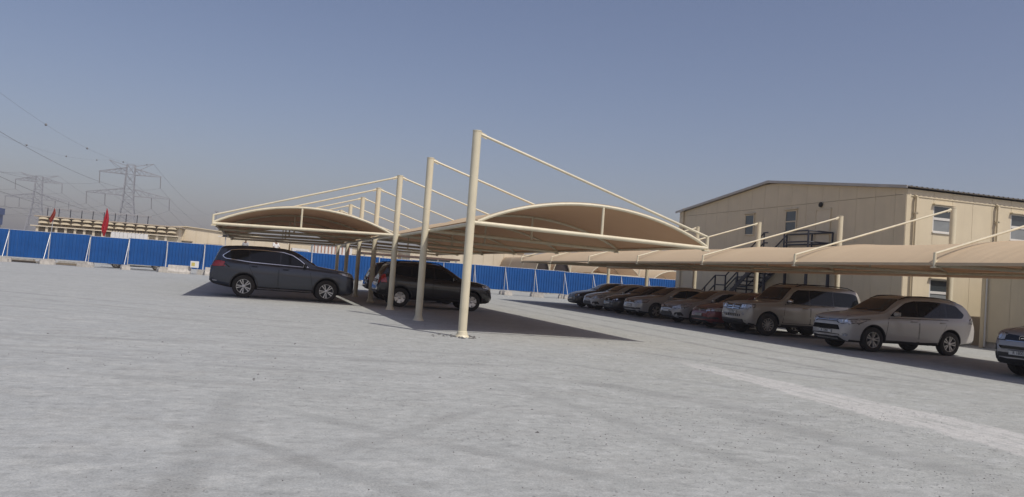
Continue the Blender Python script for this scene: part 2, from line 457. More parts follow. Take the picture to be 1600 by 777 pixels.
# ------------------------------------------------------------------ cantilever shade canopies
def canopy(root, n, S, L, side, i0, H, zb, zt, rise, post_r=0.1, back_lip=0.0):
    """side +1: roof reaches to +X, -1: to -X; bays from post i0 to n-1; local origin at post 0"""
    sx = side
    def arch_z(s):       # s 0 at post, 1 at tip
        a = 4 * s * (1 - s)
        return zb + (zt - zb) * s + rise * (a ** 0.92) + 0.01
    x0 = 0.16
    X = lambda s: sx * (x0 + (L - x0) * s)
    mbm = MB().tube([(sx * post_r * 0.5, 0, zb - 0.02), (sx * L, 0, zt - 0.02)], 0.05, 10)
    beam_me = mbm.mesh('beam', M['cream_steel'], 40)
    arch_me = MB().tube([(X(k / 24), 0, arch_z(k / 24)) for k in range(25)], 0.038, 8).mesh('arch', M['cream_steel'], 40)
    strut_me = MB().tube([(X(0.52), 0, zb + (zt - zb) * 0.52), (X(0.52), 0, arch_z(0.52))], 0.032, 8).mesh('strut', M['cream_steel'], 40)
    brk = MB().tube([(sx * L, 0, zt - 0.06), (sx * L, 0, zt + 0.27)], 0.036, 8)
    brk.box(min(sx * (L - .1), sx * (L + .05)), max(sx * (L - .1), sx * (L + .05)), -0.07, 0.07, zt - 0.09, zt - 0.062)
    brk_me = brk.mesh('tip_bracket', M['cream_steel'], 40)
    st = MB().tube([(sx * post_r * 0.9, 0, H - 0.06), (sx * (L - 0.01), 0, zt + 0.25)], 0.03, 8)
    st.obox((sx * (post_r + 0.05), 0, H - 0.08), (0.07, 0, -0.03 * sx), (0, 0.012, 0), (0, 0, 0.05))
    stay_me = st.mesh('stay_rod', M['cream_steel'], 40)
    mbe = MB().tube([(sx * 0.15, 0.0, zb - 0.02), (sx * 0.15, S, zb - 0.02)], 0.045, 8)
    edge_me = mbe.mesh('edge_tube', M['cream_steel'], 40)
    tip_me = MB().tube([(sx * (L - .02) , 0, zt + 0.0), (sx * (L - .02), S, zt + 0.0)], 0.022, 6).mesh('edge_tube', M['cream_steel'], 40)
    # fabric: barrel skin stretched between two arches, a little slack in the middle of the bay
    rows = []
    for j in range(13):
        t = j / 12; sl = 4 * t * (1 - t)
        row = []
        for k in range(33):
            s = k / 32
            z = arch_z(s) + 0.045 - 0.06 * sl * (4 * s * (1 - s)) ** 0.5
            x = X(s)
            if s > .98: z -= 0.02
            row.append((x, t * S, z))
        rows.append(row)
    lip = [[(p[0] + sx * 0.012, p[1], p[2] - 0.07) for p in (r_[-1] for r_ in rows)]]
    mbf = MB().grid(rows)
    mbf.grid([[r_[-1] for r_ in rows], lip[0]])
    mbf.cur = 1
    mbf.grid([[(p[0], p[1], p[2] - .012) for p in r_] for r_ in rows])
    mbf.grid([[(p[0] - sx * .012, p[1], p[2]) for p in (r_[-1] for r_ in rows)], [(p[0] - sx * .012, p[1], p[2] + .003) for p in lip[0]]])
    if back_lip:
        mbf.grid([[r_[0] for r_ in rows], [(r_[0][0] - sx * .02, r_[0][1], r_[0][2] - back_lip) for r_ in rows]])
    bmx = mbf.mesh('fabric_panel', [M['fabric'], M['fabric_under']], 50, fix=False)
    for i in range(i0, n):
        b = put('beam', beam_me, root, (0, i * S, 0))
        put('strut', strut_me, b); put('tip_bracket', brk_me, b)
        put('arch', arch_me, root, (0, i * S, 0))
        put('stay_rod', stay_me, root, (0, i * S, 0))
        if i < n - 1:
            put('fabric_panel', bmx, root, (0, i * S, 0))
            put('edge_tube', edge_me, root, (0, i * S, 0)); put('edge_tube', tip_me, root, (0, i * S, 0))

def posts(root, n, S, H, r, foot=True):
    me = MB().tube([(0, 0, 0), (0, 0, H)], r, 20).mesh('post', M['cream_steel'], 40)
    f = MB().lathe([(r * 1.7, -0.01), (r * 1.6, 0.02), (r * 1.3, 0.05), (r * 1.15, 0.12), (r * 1.02, 0.13)], 'z', 16)
    fme = f.mesh('base_collar', M['cream_steel'], 30)
    cme = MB().lathe([(r * 1.06, H - 0.01), (r * 1.06, H + 0.012), (r * 0.6, H + 0.02)], 'z', 20).mesh('post_cap', M['cream_steel'], 30)
    for i in range(n):
        p = put('post', me, root, (0, i * S, 0))
        put('post_cap', cme, p)
        put('base_collar', fme, p)

S1 = 5.168
cc = thing('shade_canopy', 'double row cream cantilever shade canopy on tall posts over the two dark vehicles', 'canopy', (4.362, 17.901, 0))
posts(cc, 7, S1, 4.47, 0.095)
canopy(cc, 7, S1, 5.76, 1, 0, 4.47, 2.50, 2.39, 0.66)
canopy(cc, 7, S1, 5.76, -1, 2, 4.47, 2.50, 2.39, 0.66)
S2 = 5.43
rc = thing('shade_canopy', 'long low single row tan shade canopy over the line of parked cars', 'canopy', (20.93, 16.32 - 2 * S2, 0))
posts(rc, 9, S2, 4.56, 0.095)
canopy(rc, 9, S2, 5.70, -1, 0, 4.56, 2.50, 2.39, 0.66, back_lip=0.2)

# ------------------------------------------------------------------ two-storey prefabricated building
BX, BY0, BY1, BE, BR, BXE = 24.0, 27.33, 45.9, 5.98, 6.98, 46.0
bld = thing('prefab_building', 'two storey cream panel building with gable end and outside steel stair', 'building', (BX, BY0, 0))
YM = (BY0 + BY1) / 2 - BY0
W_ = BY1 - BY0
def roof_z(y):  # local y
    return BE + (BR - BE) * (1 - abs(y - YM) / YM)
# core behind the panels: shows as the joints
mb = MB()
mb.prism([(0.06, 0), (W_, 0), (W_, BE - 0.02), (YM, BR - 0.02), (0.06, BE - 0.02)], 'x', 0.06, BXE - BX)
mb.build('wall_core', M['panel_joint'], bld)
def wall_panels_front(xs, holes):
    """front wall columns at local x breaks; holes: list of (x0,x1,z0,z1) that fill whole columns"""
    for a, b in zip(xs[:-1], xs[1:]):
        hs = sorted([h for h in holes if h[0] - 1e-3 <= a and b <= h[1] + 1e-3], key=lambda h: h[2])
        z = 0.0
        segs = []
        for h in hs:
            segs.append((z, h[2])); z = h[3]
        segs.append((z, BE - 0.04))
        for (z0, z1) in segs:
            MB().box(a + .006, b - .006, 0, 0.062, z0, z1).build('wall_panel', M['panel'], bld)
PW = 0.98
holes_f = []
xs = [0.0, 0.22, 1.32]
wins = []
c = 1.32
for k in range(6):
    xs += [c + 0.92]
    for (z0, z1) in ((4.36, 5.42), (1.45, 2.51)):
        holes_f.append((c, c + 0.92, z0, z1)); wins.append((c, c + 0.92, z0, z1))
    for q in (1.0, 0.97, 0.98):
        xs.append(xs[-1] + q)
    c = xs[-1]
xs = [x for x in xs if x < BXE - BX] 
wall_panels_front(xs, holes_f)
for (x0, x1, z0, z1) in wins:
    if x1 > 12: continue
    fr = MB()
    for (a, b, c0, d) in ((x0, x0 + .05, z0, z1), (x1 - .05, x1, z0, z1)): fr.box(a, b, 0.012, 0.06, c0, d)
    fr.box(x0 + .05, x1 - .05, 0.012, 0.06, z0, z0 + .05); fr.box(x0 + .05, x1 - .05, 0.012, 0.06, z1 - .05, z1)
    fr.box(x0 + .05, x1 - .05, 0.008, 0.06, (z0 + z1) / 2 - .05, (z0 + z1) / 2 + .05)
    w = fr.build('window', M['white_frame'], bld)
    MB().box(x0 + .05, x1 - .05, 0.04, 0.055, (z0 + z1) / 2 + .05, z1 - .05).build('pane', M['glass'], w)
    MB().box(x0 + .05, x1 - .05, 0.035, 0.055, z0 + .05, (z0 + z1) / 2 - .05).build('pane', M['blind'], w)
    MB().box(x0 - .06, x1 + .06, -0.14, 0.0, z1 + .01, z1 + .05).build('window_hood', M['panel'], w)
    MB().box(x0 - .03, x1 + .03, -0.05, 0.0, z0 - .05, z0 - .005).build('sill', M['white_frame'], w)
# down pipes with shoes
for x in (0.40, 4.40, 8.3, 12.2):
    mb = MB().box(x - .045, x + .045, -0.17, -0.08, 0.15, 5.62)
    mb.obox((x, -0.15, 0.1), (.05, 0, 0), (0, .10, -.03), (0, .02, .05))
    mb.obox((x, -0.05, 5.66), (.05, 0, 0), (0, .1, .05), (0, -.02, .05))
    p = mb.build('down_pipe', M['panel'], bld)
    for z in (1.0, 3.0, 5.0): MB().box(x - .075, x + .075, -0.17, -0.003, z - .02, z + .02).build('pipe_clip', M['panel'], p)
# trims
MB().box(-0.02, 0.2, -0.035, -0.002, 0, BE - 0.05).build('corner_trim', M['panel'], bld)
MB().box(-0.035, -0.002, -0.035, 0.16, 0, BE - 0.05).build('corner_trim', M['panel'], bld)
MB().box(-0.002, BXE - BX, -0.02, -0.003, 2.92, 3.02).build('floor_trim', M['panel'], bld)
MB().box(0.2, BXE - BX, -0.03, -0.003, 5.66, 5.72).build('top_trim', M['panel'], bld)
# gable wall panels (face -X)
gb = [0.0, 0.6]
while gb[-1] + 1.14 < W_: gb.append(gb[-1] + 1.14)
gb.append(W_)
gh = [(gb[5], gb[5] + 1.14, 0, 0)]
gwins = [(6.95, 7.85, 4.42, 5.50), (10.5, 11.35, 4.40, 5.48)]
gdoors = [(4.55, 5.5, 3.33, 5.38), (4.0, 5.0, 0.05, 2.15)]
for a, b in zip(gb[:-1], gb[1:]):
    MB().prism([(a + .006, 0), (b - .006, 0), (b - .006, min(roof_z(b), 5.72)), (a + .006, min(roof_z(a), 5.72))], 'x', 0, 0.065).build('wall_panel', M['panel'], bld)
    if roof_z((a + b) / 2) - 5.74 > 0.1:
        MB().prism([(a + .006, 5.735), (b - .006, 5.735), (b - .006, roof_z(b) - .03), (a + .006, roof_z(a) - .03)], 'x', 0, 0.065).build('wall_panel', M['panel'], bld)
for (y0, y1, z0, z1) in gwins + [(5.9, 6.75, 1.1, 2.1)]:
    fr = MB()
    for (a, b, c0, d) in ((y0, y0 + .06, z0, z1), (y1 - .06, y1, z0, z1), (y0 + .06, y1 - .06, z0, z0 + .06), (y0 + .06, y1 - .06, z1 - .06, z1), (y0 + .06, y1 - .06, (z0 + z1) / 2 - .03, (z0 + z1) / 2 + .03)):
        fr.box(-0.045, -0.002, a, b, c0, d)
    w = fr.build('window', M['panel'], bld)
    zm = (z0 + z1) / 2
    MB().box(-0.02, -0.004, y0 + .06, y1 - .06, zm + .03, z1 - .06).build('pane', M['glass'], w)
    MB().box(-0.016, -0.004, y0 + .06, y1 - .06, z0 + .06, zm - .03).build('pane', M['glass'], w)
    MB().box(-0.12, -0.003, y0 - .06, y1 + .06, z1 + .015, z1 + .055).build('window_hood', M['panel'], w)
for (y0, y1, z0, z1) in gdoors:
    d = MB().box(-0.03, -0.003, y0, y1, z0, z1).build('door', M['white_door'], bld)
    fr = MB()
    fr.box(-0.05, -0.003, y0 - .06, y0 - .003, z0, z1 + .06); fr.box(-0.05, -0.003, y1 + .003, y1 + .06, z0, z1 + .06); fr.box(-0.05, -0.003, y0 - .003, y1 + .003, z1 + .003, z1 + .06)
    fr.build('frame', M['panel'], d)
    MB().tube([(-0.032, y0 + .12, z0 + 1.02), (-0.07, y0 + .12, z0 + 1.02), (-0.07, y0 + .24, z0 + 1.02)], 0.012, 6).build('handle', M['galv'], d)
MB().lathe([(0.05, -0.10), (0.11, -0.09), (0.12, -0.03), (0.07, -0.003)], 'x', 12, (0, 5.2, 5.62)).build('wall_lamp', M['dark'], bld)
MB().tube([(-0.06, W_ - 0.55, 0), (-0.06, W_ - 0.55, 6.2)], 0.05, 8).build('down_pipe', M['panel'], bld)
# corrugated roof slopes
def roof_slope(y0, z0, y1, z1, nm):
    pitch, xr0, xr1 = 0.25, -0.16, BXE - BX
    xsr = []
    x = xr0
    while x < xr1:
        xsr += [(x, 0), (x + .13, 0), (x + .16, 0.045), (x + .22, 0.045)]
        x += pitch
    mb = MB()
    dn = Vector((0, -(z1 - z0), (y1 - y0))).normalized()
    if dn.z < 0: dn = -dn
    mb.grid([[(x, y0 + dn.y * hh, z0 + dn.z * hh) for x, hh in xsr], [(x, y1 + dn.y * hh, z1 + dn.z * hh) for x, hh in xsr]])
    mb.grid([[(x, y0 + dn.y * (hh - .012), z0 + dn.z * (hh - .012)) for x, hh in xsr], [(x, y1 + dn.y * (hh - .012), z1 + dn.z * (hh - .012)) for x, hh in xsr]])
    return mb.build(nm, M['roof_sheet'], bld, fix=False)
sl = (BR - BE) / YM
roof_slope(-0.22, BE + .045 - .22 * sl, YM, BR + .045, 'roof')
roof_slope(W_ + .22, BE + .045 - .22 * sl, YM, BR + .045, 'roof')
vz = MB()
for (a, b) in ((-0.22, YM), (W_ + .22, YM)):
    za, zb_ = BE + .04 - .22 * sl, BR + .04
    vz.prism([(a, za - .07), (b, zb_ - .07), (b, zb_ + .05), (a, za + .05)], 'x', -0.19, -0.162)
vz.build('verge_flashing', M['roof_sheet'], bld)
# outside steel stair along the gable wall
stair = thing('steel_stair', 'dark steel outside stair with landings and rails against the gable wall', 'stair', (BX, BY0, 0))
SX0, SX1 = -1.35, -0.12
def rail(pts, x, nm='hand_rail'):
    mb = MB()
    for off in (1.0, 0.52):
        mb.tube([(x, y, z + off) for (y, z) in pts], 0.036, 6)
    return mb.build(nm, M['black_steel'], stair)
ZT = 3.32
low0, low1, mid1, up1, top1 = (13.7, 0.0), (11.7, 1.25), (10.7, 1.25), (7.5, ZT), (4.15, ZT)
path = [low0, low1, mid1, up1, top1]
for x in (SX0, SX1):
    rail(path[:4] + ([(7.2, ZT)] if x == SX0 else [(4.15, ZT)]), x)
    for (a, b) in ((low0, low1), (mid1, up1)):
        MB().prism([(a[0], a[1] - .02), (b[0], b[1] - .02), (b[0], b[1] - .27), (a[0], a[1] - .27 if a[1] > .1 else 0.0)], 'x', x - .02, x + .02).build('stringer', M['black_steel'], stair)
    ps = MB()
    for (y, z) in (low0, (12.7, .62), low1, mid1, (9.6, 1.96), (8.5, 2.67), up1, (5.6, ZT), top1):
        if x == SX0 and y in (5.6,): continue
        MB().box(x - .03, x + .03, y - .03, y + .03, z, z + 1.0).build('rail_post', M['black_steel'], stair)
mb = MB()
for off in (1.0, 0.52):
    mb.tube([(SX0, 5.9, ZT + off), (SX0, 4.15, ZT + off), (SX1, 4.15, ZT + off)], 0.036, 6)
mb.build('hand_rail', M['black_steel'], stair)
MB().box(SX0 - .03, SX0 + .03, 5.87, 5.93, ZT, ZT + 1.0).build('rail_post', M['black_steel'], stair)
tread_me = MB().box(SX0 + .02, SX1 - .02, -0.15, 0.15, -0.06, 0.0).mesh('tread', M['black_steel'])
for (a, b, k) in ((low0, low1, 6), (mid1, up1, 10)):
    for i in range(1, k + 1):
        t = i / (k + .2)
        put('tread', tread_me, stair, (0, a[0] + (b[0] - a[0]) * t, a[1] + (b[1] - a[1]) * t))
MB().box(SX0, SX1, mid1[0], low1[0], 1.13, 1.25).build('landing', M['black_steel'], stair)
MB().box(SX0, SX1 + .08, top1[0], up1[0], ZT - .14, ZT).build('landing', M['black_steel'], stair)
for (y, z) in ((7.4, ZT - .142), (4.25, ZT - .142), (11.2, 1.128)):
    for x in (SX0 + .06, SX1 - .06): MB().box(x - .05, x + .05, y - .05, y + .05, 0, z).build('column', M['black_steel'], stair)
# single-storey cabin standing in front of the long wall
cab = thing('site_cabin', 'single storey cream cabin with shaded blank side behind the rightmost car', 'cabin', (26.55, 16.53, 0))
mb = MB().box(0.05, 9, 0.05, 9.45, 0.25, 2.95); mb.build('wall_core', M['panel_joint'], cab)
y = 0.0
while y < 9.4:
    MB().box(0, 0.06, y + .006, min(y + 1.17, 9.47) - .006, 0.25, 2.95).build('wall_panel', M['panel'], cab); y += 1.17
MB().box(-0.2, 9.2, -0.2, 9.55, 2.97, 3.07).build('roof', M['roof_sheet'], cab)
MB().box(0.1, 8.9, 0.1, 9.4, 0, 0.25).build('plinth', M['concrete'], cab)
MB().box(-0.03, -0.002, 9.3, 9.47, 0.0, 2.95).build('corner_trim', M['panel'], cab)
MB().tube([(-0.06, 9.2, 0.05), (-0.06, 9.2, 2.9)], 0.035, 8).build('down_pipe', M['white_frame'], cab)

# ------------------------------------------------------------------ blue hoarding fence
FY, FW = 63.8, 2.46
fx0 = -20.75
NP = 23
fence = thing('hoarding_fence', 'blue corrugated sheet hoarding with braced posts on concrete blocks', 'fence', (fx0, FY, 0))
def corr(w, z0, z1):
    rows = [[], []]
    x = 0.03; seq = []
    while x < w - .03:
        seq += [(x, 0), (x + .105, 0), (x + .13, -.042), (x + .185, -.042)]
        x += .21
    seq = [(min(a, w - .03), b) for a, b in seq]
    mb = MB(); mb.grid([[(a, b, z0) for a, b in seq], [(a, b, z1) for a, b in seq]])
    return mb
pm = corr(FW, 0.36, 2.14).mesh('panel', M['blue_sheet'], fix=False)
rail_me = MB().tube([(0, 0.03, 0), (FW, 0.03, 0)], 0.024, 6).mesh('panel_rail', M['galv'], 40)
post_me = MB().tube([(0, -0.02, 0), (0, -0.02, 2.2)], 0.03, 8).mesh('post', M['galv'], 40)
brace_me = MB().tube([(0.0, -0.05, 2.0), (0.0, -0.95, 0.33)], 0.026, 8).mesh('brace', M['galv'], 40)
def block_mesh(a, b, h):
    mb = MB()
    mb.prism([(-a, 0), (a, 0), (a, h * .55), (a * .78, h), (-a * .78, h), (-a, h * .55)], 'y', -b, b)
    return mb.mesh('foot_block', M['concrete'])
bme = [block_mesh(.34, .22, .34), block_mesh(.28, .2, .31), block_mesh(.4, .2, .36)]
rnd = random.Random(11)
for i in range(NP):
    x = i * FW
    p = put('panel', pm, fence, (x, rnd.uniform(-.02, .02), rnd.uniform(-.03, .03)), (R(rnd.uniform(-.5, .5)), 0, R(rnd.uniform(-.4, .4))))
    for z in (0.37, 2.14): put('panel_rail', rail_me, p, (0, 0, z))
    po = put('post', post_me, fence, (x, 0, 0), (R(rnd.uniform(-1, 1)), R(rnd.uniform(-.8, .8)), 0))
    put('brace', brace_me, fence, (x, 0, 0), (0, 0, R(rnd.uniform(-5, 5))))
    put('foot_block', rnd.choice(bme), fence, (x + rnd.uniform(-.12, .12), -0.02, 0), (0, 0, R(rnd.uniform(-12, 12))))
    put('foot_block', rnd.choice(bme), fence, (x + rnd.uniform(-.15, .15), -0.95, 0), (0, 0, R(rnd.uniform(-25, 25))))
# concrete barrier and board in front of the fence
def barrier(x, y, rz, label, L_=1.5):
    b = MB()
    b.prism([(-.26, 0), (.26, 0), (.26, .14), (.12, .32), (.09, .56), (-.09, .56), (-.12, .32), (-.26, .14)], 'x', -L_ / 2, L_ / 2)
    o = b.build('concrete_barrier', M['concrete'], None, (x, y, 0)); o.rotation_euler.z = rz
    tag(o, label, 'barrier', 'loose concrete barriers by the fence')
barrier(-4.95, 62.3, R(4), 'grey concrete barrier before the blue fence beside the small board')
barrier(-2.3, 62.35, R(-3), 'low concrete barrier at the blue fence near the dark vehicle tail', 2.0)
bd = thing('sign_board', 'small pale board with yellow patch leaning before the blue fence', 'sign', (-4.0, 62.0, 0))
MB().box(-.27, .27, -.012, .012, .48, .92).build('board', M['white_paint'], bd)
MB().box(-.2, .02, -.018, -.0125, .58, .82).build('yellow_patch', mat('yellow_print', (0.55, 0.45, 0.12), .6, var=.1), bd)
for x in (-.2, .2): MB().tube([(x, .02, 0), (x, .02, .9)], .014, 6).build('leg', M['galv'], bd)

# ------------------------------------------------------------------ vehicles
M['tyre'] = mat('tyre_rubber', (0.022, 0.021, 0.020), 0.85, var=0.25, scale=6, dust=0.25)
M['rim_silver'] = mat('machined_alloy', (0.62, 0.61, 0.60), 0.3, metal=0.85, var=0.08, dust=0.15)
M['rim_grey'] = mat('dusty_alloy', (0.50, 0.47, 0.43), 0.4, metal=0.6, var=0.12, dust=0.12)
M['rim_dark'] = mat('black_wheel_disc', (0.018, 0.018, 0.019), 0.5, var=0.1)
M['black_trim'] = mat('black_plastic_trim', (0.022, 0.022, 0.023), 0.5, var=0.15, dust=0.18)
M['gloss_black'] = mat('gloss_black_pillar', (0.010, 0.010, 0.011), 0.12, var=0.05)
M['chrome'] = mat('chrome', (0.75, 0.75, 0.75), 0.12, metal=1.0, var=0.02)
M['liner'] = mat('wheel_well_liner', (0.008, 0.008, 0.008), 0.9, var=0.1)
M['car_glass'] = mat('tinted_car_glass', (0.010, 0.011, 0.013), 0.03, var=0.05, spec=0.3)
M['dusty_glass'] = mat('dusty_windscreen', (0.018, 0.016, 0.015), 0.06, var=0.15, dust=0.12, dustcol=(0.20, 0.165, 0.13), spec=0.6)
M['lamp_clear'] = mat('headlamp_lens', (0.50, 0.50, 0.50), 0.08, metal=0.35, var=0.35, scale=16, coat=1.0)
M['lamp_red'] = mat('red_tail_lens', (0.42, 0.012, 0.012), 0.12, var=0.2, scale=12, coat=1.0)
M['lamp_inner'] = mat('lamp_reflector', (0.85, 0.85, 0.83), 0.12, metal=0.9, var=0.1)
M['amber'] = mat('amber_lens', (0.55, 0.20, 0.03), 0.2, var=0.1)
M['plate'] = mat('white_number_plate', (0.62, 0.61, 0.58), 0.5, var=0.06)
M['plate_ink'] = mat('plate_lettering', (0.02, 0.02, 0.025), 0.6, var=0.05)

def lerp_list(pts, s):
    if s <= pts[0][0]: return pts[0][1]
    for (a, va), (b, vb) in zip(pts[:-1], pts[1:]):
        if s <= b: return va + (vb - va) * (s - a) / (b - a)
    return pts[-1][1]
def smooth_list(pts, s, w=0.05):
    t = 0
    for k in (-2, -1, 0, 1, 2): t += lerp_list(pts, s + k * w / 2)
    return t / 5

def round_poly(poly, r=0.04, k=3):
    """cut each corner with a short arc"""
    out = []; n = len(poly)
    for i in range(n):
        p0, p, p1 = Vector(poly[i - 1]), Vector(poly[i]), Vector(poly[(i + 1) % n])
        a, b = (p0 - p), (p1 - p)
        ra = min(r, a.length * .45); rb = min(r, b.length * .45)
        A, B = p + a.normalized() * ra, p + b.normalized() * rb
        for j in range(k + 1):
            t = j / k
            q = A * (1 - t) ** 2 + p * 2 * t * (1 - t) + B * t ** 2
            out.append((q.x, q.y))
    return out

class Car:
    def __init__(c, name, spec, paint, label, loc, rz, dusty=False):
        c.sp = spec; c.L, c.W = spec['L'], spec['W']
        c.root = thing(name, label, spec['cat'], loc, rz)
        c.paint = paint; c.glass = M['car_glass']; c.wind = M['dusty_glass'] if dusty else M['car_glass']
        c.make_body(); c.make_wheels()
    def X(c, s): return c.L / 2 - s
    def make_body(c):
        sp, L, W = c.sp, c.L, c.W
        hw = W / 2
        N = 84
        st = []
        for i in range(N + 1):
            t = i / N
            e = 0.5 - 0.5 * math.cos(math.pi * t)
            st.append(L * (0.55 * t + 0.45 * e))
        rows = []
        for s in st:
            zt = smooth_list(sp['top'], s); zb = min(smooth_list(sp['belt'], s), zt - 0.012); z0 = smooth_list(sp['bottom'], s)
            w = smooth_list(sp['plan'], s, 0.03) * hw
            gh = zt - zb
            tum = sp.get('tumble', 0.27)
            ins = min(0.045, gh * 0.4 + .01)
            wt = w - ins - gh * tum
            cr_ = sp.get('crown', 0.035) * min(1, w / hw)
            hb = zb - z0
            half = [(0, z0 + .01), (w * .55, z0), (w * .90, z0 + .015), (w * .955, z0 + .07), (w * .975, z0 + .18 * hb), (w * .992, z0 + .38 * hb), (w, z0 + .60 * hb), (w * .998, z0 + .74 * hb),
                    (w * .985, zb - .10 * hb), (w * .972, zb - .025), (w - ins, zb + .004)]
            for q in (0.3, 0.6, 0.84): half.append((w - ins - gh * tum * q, zb + gh * q))
            half += [(wt - .012, zt - .055 * min(1, gh * 3)), (wt - .045, zt - .02 * min(1, gh * 4)), (wt * .80, zt + cr_ * .30), (wt * .45, zt + cr_ * .78), (0, zt + cr_)]
            row = [(c.X(s), y, z) for y, z in half] + [(c.X(s), -y, z) for y, z in half[-2:0:-1]]
            rows.append(row)
        mb = MB()
        nr, nc = len(rows), len(rows[0])
        for r_ in rows: mb.v += r_
        for i in range(nr - 1):
            for j in range(nc):
                mb.face((i * nc + j, i * nc + (j + 1) % nc, (i + 1) * nc + (j + 1) % nc, (i + 1) * nc + j))
        mb.face([j for j in range(nc)]); mb.face([(nr - 1) * nc + j for j in range(nc)])
        me = mb.mesh('body', [c.paint, M['liner'], M['black_trim']])
        c.bvh = BVHTree.FromPolygons([v.co.copy() for v in me.vertices], [tuple(p.vertices) for p in me.polygons])
        # wheel openings
        o = bpy.data.objects.new('body', me); COL.objects.link(o)
        cut = MB(); cut.cur = 1
        ra = sp['wr'] + sp.get('arch', 0.055)
        for s in sp['axles']:
            for k in (-1, 1):
                cut.lathe([(ra, k * (hw - .30)), (ra, k * (hw + .3))], 'y', 40, (c.X(s), 0, sp['wr'] + .015))
        cme = cut.mesh('cut', [c.paint, M['liner']])
        co = bpy.data.objects.new('cut', cme); COL.objects.link(co)
        md = o.modifiers.new('b', 'BOOLEAN'); md.operation = 'DIFFERENCE'; md.object = co; md.solver = 'EXACT'
        dg = bpy.context.evaluated_depsgraph_get()
        new = bpy.data.meshes.new_from_object(o.evaluated_get(dg))
        bpy.data.objects.remove(o); bpy.data.objects.remove(co)
        for p in new.polygons:
            if p.normal.z < -0.55 and p.center.z < 0.55 and p.material_index == 0: p.material_index = 2
        shade(new, 38)
        new.name = 'body'
        c.body = put('body', new, c.root)
    # ---- surface patches
    def cast(c, u, v, axis):
        big = 6
        o, d = {'L': ((u, big, v), (0, -1, 0)), 'R': ((u, -big, v), (0, 1, 0)), 'F': ((big, u, v), (-1, 0, 0)), 'B': ((-big, u, v), (1, 0, 0)), 'T': ((u, v, big), (0, 0, -1))}[axis]
        h = c.bvh.ray_cast(Vector(o), Vector(d))
        if h[0] is None:
            q = c.bvh.find_nearest(Vector({'L': (u, c.W / 2, v), 'R': (u, -c.W / 2, v), 'F': (c.L / 2, u, v), 'B': (-c.L / 2, u, v), 'T': (u, v, 1.2)}[axis]))
            return q[0], q[1], Vector(d)
        return h[0], h[1], Vector(d)
    def patch(c, poly, axis, off=0.006, step=0.07, mb=None, thick=0.02):
        """poly in local (x,z) for L/R, (y,z) for F/B, (x,y) for T"""
        bm = bmesh.new()
        f = bm.faces.new([bm.verts.new((p[0], p[1], 0)) for p in poly])
        us = [p[0] for p in poly]; vs_ = [p[1] for p in poly]
        for (lo, hi, nrm, k) in ((min(us), max(us), (1, 0, 0), 0), (min(vs_), max(vs_), (0, 1, 0), 1)):
            n = max(1, int((hi - lo) / step))
            for i in range(1, n):
                co = lo + (hi - lo) * i / n
                bmesh.ops.bisect_plane(bm, geom=bm.verts[:] + bm.edges[:] + bm.faces[:], plane_co=(co if k == 0 else 0, co if k == 1 else 0, 0), plane_no=nrm, dist=1e-5)
        bm.verts.ensure_lookup_table(); bm.verts.index_update()
        base = len(mb.v); nv = len(bm.verts)
        inner = []
        for v in bm.verts:
            p, nn, d = c.cast(v.co.x, v.co.y, axis)
            if nn.dot(d) > 0: nn = -nn
            dr = (nn - d).normalized()
            mb.v.append(tuple(p + dr * off)); inner.append(tuple(p - dr * thick))
        mb.v += inner
        flip = axis in ('R', 'F')
        for f in bm.faces:
            ix = [base + v.index for v in f.verts]
            mb.face(ix)
        for e in bm.edges:
            if len(e.link_faces) == 1:
                a, b = e.verts[0].index, e.verts[1].index
                mb.face((base + a, base + b, base + nv + b, base + nv + a))
        bm.free()
        return mb
    def xs(c, poly): return [(c.X(s), z) for s, z in poly]
    def side(c, name, poly, mt, off=0.006, parent=None, r=0.0, both=True, step=0.07, thick=0.02):
        """poly in (distance from nose, z)"""
        out = []
        p = round_poly(poly, r) if r else poly
        for ax in ('L', 'R') if both else ('L',):
            o = c.patch(c.xs(p), ax, off, step, MB(), thick).build(name, mt, parent or c.root, smooth=30)
            out.append(o)
        return out
    def front(c, name, poly, mt, off=0.006, axis='F', parent=None, r=0.0, mirror=True, step=0.06, thick=0.02):
        p = round_poly(poly, r) if r else poly
        mb = MB(); out = []
        for k in ((1, -1) if mirror else (1,)):
            out.append(c.patch([(y * k, z) for y, z in p], axis, off, step, MB(), thick).build(name, mt, parent or c.root, smooth=30))
        return out
    def ribbon(c, pts, w, axis, mb, off=0.004, conv=True):
        for a, b in zip(pts[:-1], pts[1:]):
            A, B = Vector(a), Vector(b)
            if conv: A.x, B.x = c.X(A.x), c.X(B.x)
            d = (B - A).normalized(); n = Vector((-d.y, d.x)) * (w / 2)
            e = d * w * .3
            c.patch([tuple(A - n - e), tuple(B - n + e), tuple(B + n + e), tuple(A + n - e)], axis, off, 0.12, mb, 0.012)
        return mb
    def lamp(c, name, side_poly, front_poly, mt, axis='F', off=0.008):
        """lens wrapping round the corner: one mesh for each corner"""
        out = []
        for k, ax in ((1, 'L'), (-1, 'R')):
            mb = MB()
            if side_poly: c.patch(c.xs(round_poly(side_poly, .03)), ax, off, 0.05, mb)
            if front_poly: c.patch([(y * k, z) for y, z in round_poly(front_poly, .03)], axis, off, 0.05, mb)
            out.append(mb.build(name, mt, c.root, smooth=30))
            hb_ = MB()
            def grow(poly, d):
                cx_ = sum(p[0] for p in poly) / len(poly); cz_ = sum(p[1] for p in poly) / len(poly)
                return [(x + d * (1 if x > cx_ else -1), z + d * (1 if z > cz_ else -1)) for x, z in poly]
            if side_poly: c.patch(c.xs(grow(side_poly, .018)), ax, .004, 0.08, hb_, .01)
            if front_poly: c.patch([(y * k, z) for y, z in grow(front_poly, .018)], axis, .004, 0.08, hb_, .01)
            hb_.build('lamp_housing', M['gloss_black'], out[-1])
        return out
